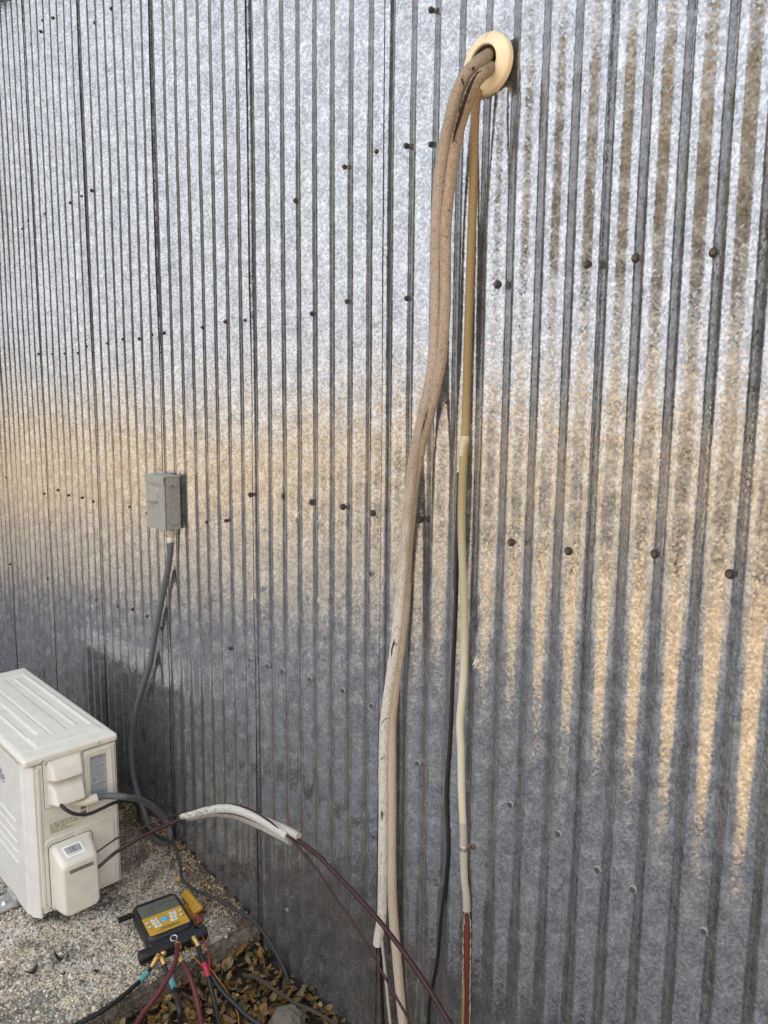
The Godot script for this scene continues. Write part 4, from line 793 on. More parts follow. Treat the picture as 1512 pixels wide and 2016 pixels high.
func build_slab() -> void:
	lump.frequency = 1.0; lump.seed = 50; lump.fractal_octaves = 3
	var o := thing("concrete_slab", "raised slab of rough pebbly concrete under the outdoor unit", "slab", Vector3(-2.6, 0, 0.5))
	var mb := MB.new()
	var nx := 170; var nz := 130
	for i in nx + 1:
		for j in nz + 1:
			var z := lerpf(0.002, 1.5, pow(j / float(nz), 1.3))
			var x := lerpf(-3.9, slab_edge(z) - 0.004, 1.0 - pow(1.0 - i / float(nx), 1.4))
			var e := slab_edge(z) - x
			var y := slab_y(x, z) - 0.007 * pow(smoothstep(0.016, 0.0, e), 2.0) + 0.0025 * lump.get_noise_2d(x * 60.0, z * 60.0)
			var t := (1.05 + 0.1 * lump.get_noise_2d(x * 5.0, z * 5.0)) * (1.0 - 0.5 * smoothstep(0.16, 0.42, lump.get_noise_2d(x * 7.0 - 40.0, z * 7.0)))
			var brown := smoothstep(0.16, 0.02, z + 0.05 * lump.get_noise_2d(x * 10.0, z * 10.0))
			mb.add(Vector3(x, y, z), Vector2(x, z), Color(t, t, t).lerp(Color(0.42, 0.33, 0.25), brown))
	for i in nx:
		for j in nz:
			var a := i * (nz + 1) + j
			mb.quad(a, a + nz + 1, a + nz + 2, a + 1)
	part(o, "top_face", mb.mesh(), M.concrete)
	mb = MB.new()
	var ny := 26; var nl := 160
	for i in nl + 1:
		for j in ny + 1:
			var z := lerpf(0.0, 1.5, pow(i / float(nl), 1.3)); var f := j / float(ny)
			var x0 := slab_edge(z) - 0.004
			var ytop := slab_y(x0, z) - 0.007
			var y := lerpf(ytop, -0.06, f)
			var x := x0 + 0.012 * smoothstep(0.0, 0.12, f) + 0.006 * lump.get_noise_2d(z * 40.0, y * 40.0) * smoothstep(0.0, 0.1, f) + 0.012 * lump.get_noise_2d(z * 9.0, y * 12.0) * smoothstep(0.0, 0.2, f)
			var t := 0.50 + 0.25 * lump.get_noise_2d(z * 12.0, y * 20.0)  # brown concrete with the shade of the edge painted into its colour
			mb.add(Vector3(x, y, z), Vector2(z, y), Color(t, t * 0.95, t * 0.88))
	for i in nl:
		for j in ny:
			var a := i * (ny + 1) + j
			mb.quad(a, a + 1, a + ny + 2, a + ny + 1)
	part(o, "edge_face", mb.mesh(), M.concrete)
	# the pebbles set in it, past counting
	var peb := stone_mesh(1.0, 0.16, 1, 80)
	var xf := []; var cols := []
	var n := 33000
	while xf.size() < n:
		var x := rng.randf_range(-2.95, -1.83); var z := pow(rng.randf(), 0.9) * 0.92
		var e := slab_edge(z) - x
		if e < 0.002: continue
		var bare := lump.get_noise_2d(x * 4.0 + 30.0, z * 4.0)
		if bare > 0.22 and rng.randf() < 0.75: continue
		var s := 0.0025 * exp(rng.randfn(0.0, 0.30)) * (1.15 if z > 0.3 else 1.0)
		var y := slab_y(x, z) - 0.007 * pow(smoothstep(0.016, 0.0, e), 2.0) + s * rng.randf_range(-0.45, 0.5)
		var b := Basis.from_euler(Vector3(rng.randf_range(-0.5, 0.5), rng.randf() * TAU, rng.randf_range(-0.5, 0.5))) * Basis.from_scale(Vector3(s * rng.randf_range(0.9, 1.5), s * rng.randf_range(0.6, 0.95), s * rng.randf_range(0.8, 1.15)))
		xf.append(Transform3D(b, Vector3(x, y, z)))
		var c: Color = [Color(0.52, 0.43, 0.32), Color(0.46, 0.36, 0.27), Color(0.42, 0.36, 0.28), Color(0.60, 0.54, 0.43), Color(0.36, 0.30, 0.24), Color(0.48, 0.44, 0.37)][rng.randi() % 6]
		c = c * rng.randf_range(1.0, 1.7)
		c = Color(c.r * 1.12, c.g * 1.12, c.b * 1.10)
		var pale := smoothstep(0.1, 0.35, lump.get_noise_2d(x * 6.0 + 90.0, z * 6.0)); c = c.lerp(Color(0.74, 0.71, 0.62), pale * 0.55)
		var brown := smoothstep(0.2, 0.02, z + 0.06 * lump.get_noise_2d(x * 10.0, z * 10.0))
		var stain := smoothstep(0.16, 0.42, lump.get_noise_2d(x * 7.0 - 40.0, z * 7.0)) * 0.75
		c = c.lerp(Color(0.09, 0.075, 0.055), stain * rng.randf_range(0.3, 1.0))
		cols.append(c.lerp(Color(c.r * 0.55, c.g * 0.46, c.b * 0.36), brown * rng.randf_range(0.4, 1.0)))
	for i in 5200:       # pebbles showing on the broken edge, darkened to carry its painted shade
		var z := pow(rng.randf(), 1.2) * 0.8; var y := rng.randf_range(-0.03, 0.085)
		var x0 := slab_edge(z) + 0.008 + 0.012 * lump.get_noise_2d(z * 9.0, y * 12.0) + 0.006 * lump.get_noise_2d(z * 40.0, y * 40.0)
		var s := 0.0022 * exp(rng.randfn(0.0, 0.35))
		xf.append(Transform3D(Basis.from_euler(Vector3(rng.randf() * TAU, rng.randf() * TAU, 0)) * Basis.from_scale(Vector3(s, s * 0.8, s * 1.3)), Vector3(x0 - s * rng.randf_range(0.1, 0.7), y, z)))
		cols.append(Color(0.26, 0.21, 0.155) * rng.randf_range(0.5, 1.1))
	var pm := mat(Color(1, 1, 1), 0.9); pm.vertex_color_use_as_albedo = true
	worn(pm, 90.0, noise_tex(FastNoiseLite.TYPE_SIMPLEX, 0.04, 0.7, 1.0, 51, 4))
	pm.uv1_world_triplanar = true
	multi(o, "pebbles", peb, pm, xf, cols)

func multi(parent: Node3D, called: String, mesh: Mesh, m: Material, xf: Array, cols: Array) -> void:
	var mm := MultiMesh.new(); mm.transform_format = MultiMesh.TRANSFORM_3D; mm.use_colors = true; mm.mesh = mesh; mm.instance_count = xf.size()
	for i in xf.size():
		mm.set_instance_transform(i, xf[i]); mm.set_instance_color(i, cols[i])
	var o := MultiMeshInstance3D.new(); o.name = called; o.multimesh = mm; o.material_override = m
	parent.add_child(o, true); o.position = -parent.position; o.set_meta("kind", "stuff")

func stone_mesh(size: float, rough: float, sub: int, seed_: int) -> ArrayMesh:       # a rounded lump from a subdivided octahedron-like sphere
	var ns := FastNoiseLite.new(); ns.frequency = 0.9; ns.seed = seed_
	var mb := MB.new(); var seen := {}
	var face := func(a: Vector3, b: Vector3, c: Vector3) -> void:
		var ids := []
		for p in [a, b, c]:
			var key := Vector3i((p * 1000.0).round())
			if not seen.has(key): seen[key] = mb.add(p * size * (1.0 + rough * ns.get_noise_3dv(p * 2.0)) , Vector2(p.x, p.y))
			ids.append(seen[key])
		mb.tri(ids[0], ids[2], ids[1])
	var g := (1.0 + sqrt(5.0)) / 2.0
	var vs := [Vector3(-1, g, 0), Vector3(1, g, 0), Vector3(-1, -g, 0), Vector3(1, -g, 0), Vector3(0, -1, g), Vector3(0, 1, g), Vector3(0, -1, -g), Vector3(0, 1, -g), Vector3(g, 0, -1), Vector3(g, 0, 1), Vector3(-g, 0, -1), Vector3(-g, 0, 1)]
	var fs := [[0, 11, 5], [0, 5, 1], [0, 1, 7], [0, 7, 10], [0, 10, 11], [1, 5, 9], [5, 11, 4], [11, 10, 2], [10, 7, 6], [7, 1, 8], [3, 9, 4], [3, 4, 2], [3, 2, 6], [3, 6, 8], [3, 8, 9], [4, 9, 5], [2, 4, 11], [6, 2, 10], [8, 6, 7], [9, 8, 1]]
	var tris := []
	for f in fs: tris.append([vs[f[0]].normalized(), vs[f[1]].normalized(), vs[f[2]].normalized()])
	for k in sub:
		var next := []
		for t in tris:
			var a: Vector3 = (t[0] + t[1]).normalized(); var b: Vector3 = (t[1] + t[2]).normalized(); var c: Vector3 = (t[2] + t[0]).normalized()
			next.append_array([[t[0], a, c], [a, t[1], b], [c, b, t[2]], [a, b, c]])
		tris = next
	for t in tris: face.call(t[0], t[1], t[2])
	return mb.mesh()

func leaf_mesh(wide: float, fold: float, curl: float, pointed: float) -> ArrayMesh:
	var mb := MB.new(); var st := 6
	for i in st + 1:
		var t := i / float(st)
		var w := wide * pow(sin(PI * pow(t, pointed)), 0.8) + 0.012
		var y := curl * pow(t - 0.4, 2.0) * 2.0
		for s in [-1.0, -0.5, 0.0, 0.5, 1.0]:
			mb.add(Vector3(s * w, y + absf(s) * w * fold + 0.02 * sin(t * 14.0 + s * 3.0) * absf(s), t - 0.5), Vector2(s, t))
	for i in st:
		for j in 4:
			var a := i * 5 + j
			mb.quad(a, a + 1, a + 6, a + 5)
	return mb.mesh()

func litter_y(x: float, z: float) -> float:
	return 0.006 + 0.02 * smoothstep(0.16, 0.0, z) + 0.010 * lump.get_noise_2d(x * 7.0, z * 7.0) + 0.02 * smoothstep(-1.74, -1.82, x)

func build_added_hill() -> void:  # unseen sunlit slope, added so the wall ribs mirror a bright tan
	var rough := FastNoiseLite.new(); rough.frequency = 0.12; rough.seed = 70; rough.fractal_octaves = 4
	var mb := MB.new()
	for i in 81:
		for j in 41:
			var a := lerpf(-0.55, 1.75, i / 80.0); var d := lerpf(9.0, 60.0, pow(j / 40.0, 1.6))
			var x := sin(a) * d; var z := cos(a) * d
			var rise := lerpf(0.05, 0.17, smoothstep(-0.1, 0.6, a)) * (d - 9.0) * smoothstep(60.0, 30.0, d) 
			mb.add(Vector3(x, -0.06 + rise + rough.get_noise_2d(x, z) * 0.05 * (d - 9.0), z))
	for i in 80:
		for j in 40:
			var a := i * 41 + j
			mb.quad(a, a + 41, a + 42, a + 1)
	var h := MeshInstance3D.new(); h.name = "added_hill"; h.mesh = mb.mesh(); h.material_override = worn(mat(Color(0.58, 0.50, 0.385), 1.0), 0.15, noise_tex(FastNoiseLite.TYPE_SIMPLEX, 0.02, 0.7, 1.0, 36, 6)); h.set_meta("kind", "structure"); add_child(h)

func build_ground() -> void:
	var mb := MB.new()
	var n := 40
	for i in n + 1:
		for j in n + 1:
			mb.add(Vector3(lerpf(-120, 120, i / float(n)), -0.05, lerpf(-120, 120, j / float(n))))
	for i in n:
		for j in n:
			var a := i * (n + 1) + j
			mb.quad(a, a + n + 1, a + n + 2, a + 1)
	var g := MeshInstance3D.new(); g.name = "ground"; g.mesh = mb.mesh(); g.material_override = M.dirt; g.set_meta("kind", "structure"); add_child(g)
	# unseen grey gravel, added to lighten what the wall foot mirrors
	mb = MB.new()
	for i in 41:
		for j in 31:
			var x := lerpf(-14.0, 0.9, i / 40.0); var z := lerpf(0.5, 9.0, j / 30.0)
			mb.add(Vector3(x, 0.015 + 0.008 * lump.get_noise_2d(x, z) - 0.06 * smoothstep(8.0, 9.0, z) - 0.06 * smoothstep(0.2, 0.9, x), z))
	for i in 40:
		for j in 30:
			var a := i * 31 + j
			mb.quad(a, a + 31, a + 32, a + 1)
	var yard := MeshInstance3D.new(); yard.name = "added_yard"; yard.mesh = mb.mesh(); yard.set_meta("kind", "structure"); add_child(yard)
	yard.material_override = worn(mat(Color(0.46, 0.46, 0.47), 1.0), 0.5, noise_tex(FastNoiseLite.TYPE_SIMPLEX, 0.05, 0.6, 1.0, 75, 6))
	mb = MB.new()
	var k := 110
	for i in k + 1:
		for j in k + 1:
			var x := lerpf(-1.86, 1.2, i / float(k)); var z := lerpf(-0.02, 0.62, j / float(k))
			mb.add(Vector3(x, litter_y(x, z) + 0.004 * lump.get_noise_2d(x * 40.0, z * 40.0), z))
	for i in k:
		for j in k:
			var a := i * (k + 1) + j
			mb.quad(a, a + k + 1, a + k + 2, a + 1)
	var soil := part(g, "soil", mb.mesh(), M.soil)
	var shapes := [leaf_mesh(0.26, 0.25, 0.5, 0.9), leaf_mesh(0.20, 0.5, 0.8, 1.0), leaf_mesh(0.32, 0.15, 0.25, 0.8), leaf_mesh(0.23, 0.7, 1.1, 0.85)]
	var tones := [Color(0.20, 0.115, 0.042), Color(0.28, 0.15, 0.045), Color(0.34, 0.2, 0.075), Color(0.13, 0.07, 0.03), Color(0.40, 0.27, 0.12), Color(0.30, 0.15, 0.02), Color(0.16, 0.15, 0.05), Color(0.24, 0.17, 0.09)]
	var ms := []
	for c in tones:
		var m := worn(mat(c, 0.75), 60.0, noise_tex(FastNoiseLite.TYPE_SIMPLEX, 0.02, 0.6, 1.0, 55, 4, 256))
		m.backlight_enabled = true; m.backlight = (c * 0.35).linear_to_srgb()
		ms.append(m)
	var made := 0; var xf := []; var cols := []
	while xf.size() < 2600:
		var x := rng.randf_range(-1.83, -1.0); var z := rng.randf_range(0.004, 0.75)
		var s := rng.randf_range(0.014, 0.034) if rng.randf() < 0.85 else rng.randf_range(0.036, 0.052)
		var h := rng.randf_range(0.0, 0.020) + 0.004
		var b := Basis.from_euler(Vector3(rng.randfn(0, 0.55), rng.randf() * TAU, rng.randfn(0, 0.55))).scaled(Vector3.ONE * s)
		var at := Vector3(x, litter_y(x, z) + h, z)
		# the triangle of litter that the picture shows: the uppermost leaves there are separate pieces
		if made < 290 and x < -1.36 and z < 0.50 and x + z * 0.5 < -1.34 and h > 0.010:
			var o := MeshInstance3D.new(); o.name = "dead_leaf"; o.mesh = shapes[rng.randi() % 4]; o.material_override = ms[rng.randi() % ms.size()]
			g.add_child(o, true); o.transform = Transform3D(b, at); made += 1
		else:
			xf.append(Transform3D(b, at)); cols.append(tones[rng.randi() % tones.size()] * rng.randf_range(0.5, 1.0))
	var lm := mat(Color(1, 1, 1), 0.8); lm.vertex_color_use_as_albedo = true
	multi(g, "leaf_litter", shapes[0], lm, xf, cols)
	# a few leaves caught on the slab near the wall
	xf = []; cols = []
	for i in 170:
		var x := rng.randf_range(-2.75, -1.83); var z := absf(rng.randfn(0.0, 0.05)) + 0.004
		var s := rng.randf_range(0.010, 0.022)
		xf.append(Transform3D(Basis.from_euler(Vector3(rng.randfn(0, 0.6), rng.randf() * TAU, rng.randfn(0, 0.6))).scaled(Vector3.ONE * s), Vector3(x, slab_y(x, z) + 0.004, z)))
		cols.append(tones[rng.randi() % 4] * rng.randf_range(0.35, 0.9))
	multi(g, "leaf_crumbs", shapes[1], lm, xf, cols)

	# loose things on the ground
	single("fallen_branch", tube(MB.new(), [Vector3(-1.7271, 0.045, 0.1152), Vector3(-1.6834, 0.05, 0.0956), Vector3(-1.6248, 0.055, 0.0913), Vector3(-1.5696, 0.06, 0.0862), Vector3(-1.5188, 0.062, 0.0792), Vector3(-1.4688, 0.06, 0.0602), Vector3(-1.4249, 0.055, 0.0447), Vector3(-1.3768, 0.05, 0.0339), Vector3(-1.327, 0.05, 0.0372)], func(t, a, m): return lerpf(0.0055, 0.0042, t) * (1.0 + 0.18 * lump.get_noise_2d(m * 60.0, cos(a)) + 0.25 * pow(maxf(0.0, sin(m * 55.0)), 12.0)), 12, 0.004).mesh(), M.bark, "knotty brown branch lying on the dead leaves beside the wall", "branch")
	for q in [[[Vector3(-1.8875, 0.125, 0.0028), Vector3(-1.8532, 0.128, 0.0295), Vector3(-1.8375, 0.13, 0.0514), Vector3(-1.845, 0.118, 0.0599)], "short dark twig stuck across the black cable on the slab edge", 0.0016], [[Vector3(-1.7779, 0.12, 0.0002), Vector3(-1.751, 0.112, -0.0097), Vector3(-1.7308, 0.105, -0.0145), Vector3(-1.7029, 0.1, -0.027)], "thin pale twig poking out at the slab corner towards the wall", 0.0016], [[Vector3(-1.6807, 0.05, 0.13), Vector3(-1.656, 0.045, 0.1237), Vector3(-1.65, 0.045, 0.1063), Vector3(-1.6318, 0.04, 0.0901)], "thin bent twig among the leaves beside the fallen branch", 0.0012]]:
		single("twig", tube(MB.new(), q[0], func(t, a, m): return q[2] * (1.0 - 0.5 * t), 7, 0.004).mesh(), M.bark, q[1], "twig")
	var st := single("stone", stone_mesh(1.0, 0.22, 4, 90), M.stone, "grey brown rock among the dead leaves at the bottom edge", "rock")
	st.position = Vector3(-1.5026, 0.03, 0.1187); st.scale = Vector3(0.050, 0.040, 0.046); st.rotation = Vector3(0.2, 0.7, 0.1)
	var yl := single("yellow_leaf", leaf_mesh(0.24, 0.3, 0.4, 0.9), mat(Color(0.48, 0.27, 0.03), 0.6), "small yellow leaf lying on the slab beside the black cable", "leaf")
	yl.position = Vector3(-2.152, 0.135, 0.0957); yl.scale = Vector3.ONE * 0.026; yl.rotation = Vector3(0.3, 1.9, 0.2)
	var yl2 := single("yellow_leaf", leaf_mesh(0.2, 0.6, 0.6, 0.9), mat(Color(0.36, 0.24, 0.05), 0.6), "yellowish leaf on the gravel right behind the outdoor unit", "leaf")
	yl2.position = Vector3(-2.5888, 0.2068, 0.06); yl2.scale = Vector3.ONE * 0.026; yl2.rotation = Vector3(0.9, 0.6, 0.4)
	# dark curled leaves in front of the outdoor unit
	var dm := worn(mat(Color(0.05, 0.032, 0.018), 0.85), 50.0, noise_tex(FastNoiseLite.TYPE_SIMPLEX, 0.02, 0.5, 1.0, 57, 4, 256))
	for q in [[Vector3(-2.0812, 0.108, 0.5912), 0.045, 0.5, "largest dark curled leaf on the gravel in front of the outdoor unit"], [Vector3(-2.0821, 0.108, 0.5201), 0.036, -0.9, "dark curled leaf on the gravel, the one nearest the outdoor unit"], [Vector3(-2.021, 0.106, 0.5304), 0.022, 0.2, "small brown leaf crumb on the gravel beside the curled leaves"], [Vector3(-1.9656, 0.106, 0.4556), 0.022, 2.2, "small dark leaf on the gravel near the black teal-banded hose"], [Vector3(-2.1428, 0.105, 0.3904), 0.018, 1.0, "tiny brown leaf scrap on the gravel below the valve cover"], [Vector3(-2.0813, 0.107, 0.4936), 0.02, 1.2, "narrow dark leaf scrap just right of the curled leaf pair"]]:
		var dl := single("curled_leaf", leaf_mesh(0.2, 0.9, 1.3, 0.95), dm, q[3], "leaf"); dl.position = q[0]; dl.scale = Vector3.ONE * q[1]; dl.rotation = Vector3(0.2, q[2], 0.3)

# ---------------------------------------------------------------- gauges
func lpart(parent: Node3D, called: String, mb: MB, m: Material) -> MeshInstance3D:   # in the thing's own axes
	return part(parent, called, mb.mesh(), m, Vector3.ZERO)

func build_gauges() -> void:
	var o := thing("gauge_manifold", "black and yellow digital refrigerant gauge manifold lying on the gravel slab", "gauge", Vector3(-2.001, 0.101, 0.23))
	o.rotation = Vector3(0, deg_to_rad(80.0), 0)
	var flat := Basis(Vector3(1, 0, 0), Vector3(0, 0, -1), Vector3(0, 1, 0))      # a: right, b: away from the hoses, up
	var mb := MB.new()
	loft(mb, Vector3.ZERO, flat, [[0, 0, 0.066, 0.088, 0.022, 0.002], [0, 0, 0.072, 0.093, 0.024, 0.012], [0, 0, 0.074, 0.095, 0.025, 0.034], [0, 0, 0.073, 0.094, 0.025, 0.046], [0, 0, 0.069, 0.090, 0.022, 0.053], [0, 0, 0.065, 0.086, 0.018, 0.0555], [0, -0.002, 0.0635, 0.0785, 0.010, 0.0555], [0, -0.002, 0.0625, 0.0775, 0.010, 0.0530]])
	var body := lpart(o, "housing", mb, M.black)
	var sm := mat(Color(0.115, 0.118, 0.092), 0.22)
	mb = MB.new(); rbox(mb, Vector3(0.001, 0.0535, -0.043), Vector3(0.121, 0.0016, 0.063), 0.0006); lpart(o, "screen", mb, sm)
	mb = MB.new(); rbox(mb, Vector3(0.0, 0.0540, 0.0335), Vector3(0.124, 0.0024, 0.089), 0.001); var plate := lpart(o, "key_plate", mb, M.yellow)
	# faint segments on the unlit screen
	mb = MB.new()
	for q in [[-0.03, -0.05], [0.008, -0.053], [0.038, -0.05], [-0.035, -0.03], [0.02, -0.032]]:
		for k in 3: rbox(mb, Vector3(q[0] + k * 0.008, 0.0544, q[1]), Vector3(0.0055, 0.0006, 0.010), 0.0002)
	lpart(o, "screen_segments", mb, mat(Color(0.088, 0.09, 0.07), 0.25))
	for q in [[-0.0303, 0.0117], [-0.0287, 0.0282], [-0.0266, 0.0441], [0.0294, 0.0092], [0.0265, 0.0252], [0.0235, 0.0415]]:
		mb = MB.new(); rbox(mb, Vector3(q[0], 0.0555, q[1]), Vector3(0.0215, 0.004, 0.0125), 0.0018); lpart(plate, "button", mb, M.button)
		mb = MB.new(); rbox(mb, Vector3(q[0], 0.0577, q[1]), Vector3(0.0065, 0.0007, 0.0025), 0.0003); lpart(plate, "key_mark", mb, M.ink)
	mb = MB.new(); lathe(mb, Vector3(-0.0005, 0.0545, 0.0243), Basis(), [Vector2(0.0112, 0.0), Vector2(0.0110, 0.0022), Vector2(0.009, 0.0032), Vector2(0.0001, 0.0034)], 24); lpart(plate, "power_button", mb, M.blue)
	mb = MB.new(); rbox(mb, Vector3(-0.0005, 0.0581, 0.0243), Vector3(0.006, 0.0007, 0.0018), 0.0003); lpart(plate, "power_mark", mb, mat(Color(0.5, 0.7, 0.8), 0.5))
	for q in [[-0.053, 0.0146], [-0.0514, 0.0365], [0.0523, 0.0109], [0.0493, 0.0322]]:
		mb = MB.new(); rbox(mb, Vector3(q[0], 0.0552, q[1]), Vector3(0.009, 0.002, 0.007), 0.0008); lpart(plate, "small_key", mb, M.button)
		mb = MB.new(); rbox(mb, Vector3(q[0] + 0.003, 0.0554, q[1] + 0.0065), Vector3(0.008, 0.0006, 0.002), 0.0002); lpart(plate, "key_mark", mb, M.ink)
	var lay := Basis(Vector3(1, 0, 0), Vector3(0, 0, -1), Vector3(0, 1, 0))
	var tl := letters(plate, "maker_lettering", "Fieldpiece", 0.0115, lay, Vector3.ZERO, M.ink, true, 0.15, 0.0003); tl.position = Vector3(0.004, 0.0555, 0.061)
	mb = MB.new(); rbox(mb, Vector3(0.0, 0.0553, 0.0685), Vector3(0.072, 0.0005, 0.0016), 0.0002); lpart(plate, "fine_print", mb, M.ink)
	# lower console with the sight glass and the round bar of the valves
	mb = MB.new()
	loft(mb, Vector3(0, 0, 0.102), flat, [[0, 0, 0.072, 0.020, 0.006, 0.002], [0, 0, 0.074, 0.021, 0.007, 0.030], [0, 0.002, 0.070, 0.017, 0.006, 0.040, 0.25], [0, 0.002, 0.066, 0.014, 0.005, 0.042, 0.25]])
	lpart(o, "console", mb, M.black)
	var along := Basis(Vector3(0, 1, 0), Vector3(1, 0, 0), Vector3(0, 0, -1))
	mb = MB.new(); lathe(mb, Vector3(-0.002, 0.022, 0.108), along, [Vector2(0.0001, -0.104), Vector2(0.016, -0.104), Vector2(0.0195, -0.1005), Vector2(0.0195, -0.075), Vector2(0.0175, -0.073), Vector2(0.0175, 0.073), Vector2(0.0195, 0.075), Vector2(0.0195, 0.1005), Vector2(0.016, 0.104), Vector2(0.0001, 0.104)], 24); lpart(o, "valve_bar", mb, M.black)
	mb = MB.new(); lathe(mb, Vector3(0.001, 0.038, 0.104), Basis(Vector3(1, 0, 0), 0.35), [Vector2(0.0115, 0.0), Vector2(0.0115, 0.004), Vector2(0.009, 0.0048), Vector2(0.0085, 0.0025), Vector2(0.0001, 0.002)], 24); lpart(o, "sight_glass", mb, M.steel)
	mb = MB.new(); lathe(mb, Vector3(0.001, 0.0395, 0.1035), Basis(Vector3(1, 0, 0), 0.35), [Vector2(0.0082, 0.0016), Vector2(0.0001, 0.002)], 18); lpart(o, "sight_window", mb, M.ink)
	# hanging hook on the left
	mb = MB.new(); rbox(mb, Vector3(-0.079, 0.034, -0.078), Vector3(0.014, 0.012, 0.016), 0.002)
	rbox(mb, Vector3(-0.097, 0.034, -0.0835), Vector3(0.03, 0.010, 0.005), 0.0015); rbox(mb, Vector3(-0.097, 0.034, -0.0725), Vector3(0.03, 0.010, 0.005), 0.0015); rbox(mb, Vector3(-0.113, 0.034, -0.078), Vector3(0.007, 0.012, 0.022), 0.002)
	lpart(o, "hook", mb, M.black)
	# brass ports
	for a in [-0.041, 0.006, 0.055]:
		mb = MB.new(); lathe(mb, Vector3(a, 0.022, 0.124), Basis(Vector3(1, 0, 0), 1.15), [Vector2(0.0085, -0.004), Vector2(0.0085, 0.003), Vector2(0.0062, 0.0045), Vector2(0.0062, 0.010), Vector2(0.0086, 0.011), Vector2(0.0086, 0.016), Vector2(0.004, 0.018), Vector2(0.0001, 0.018)], 18)
		lpart(o, "port", mb, M.brass)

func hose(called: String, pts: Array, r: float, m: Material, label: String, fit: int, band = null, bandpts: Array = []) -> Node3D:
	var o := thing(called, label, "hose", pts[pts.size() / 2], "hoses plugged into the gauge manifold")
	part(o, "hose_tube", tube(MB.new(), pts, r, 14, 0.006).mesh(), m)
	if fit > 0:      # brass fitting with rings at the manifold end
		var p := smooth_path(pts, 0.002)
		var head := p.slice(0, fit)
		part(o, "brass_fitting", tube(MB.new(), head, func(t, a, mm): return r * (1.22 if t < 0.35 else 1.28 if fposmod(mm, 0.006) < 0.0035 else 1.05), 12, 0.001).mesh(), M.brass)
	if band:
		part(o, "colour_band", tube(MB.new(), bandpts, r * 1.28, 14, 0.004).mesh(), band)
	return o

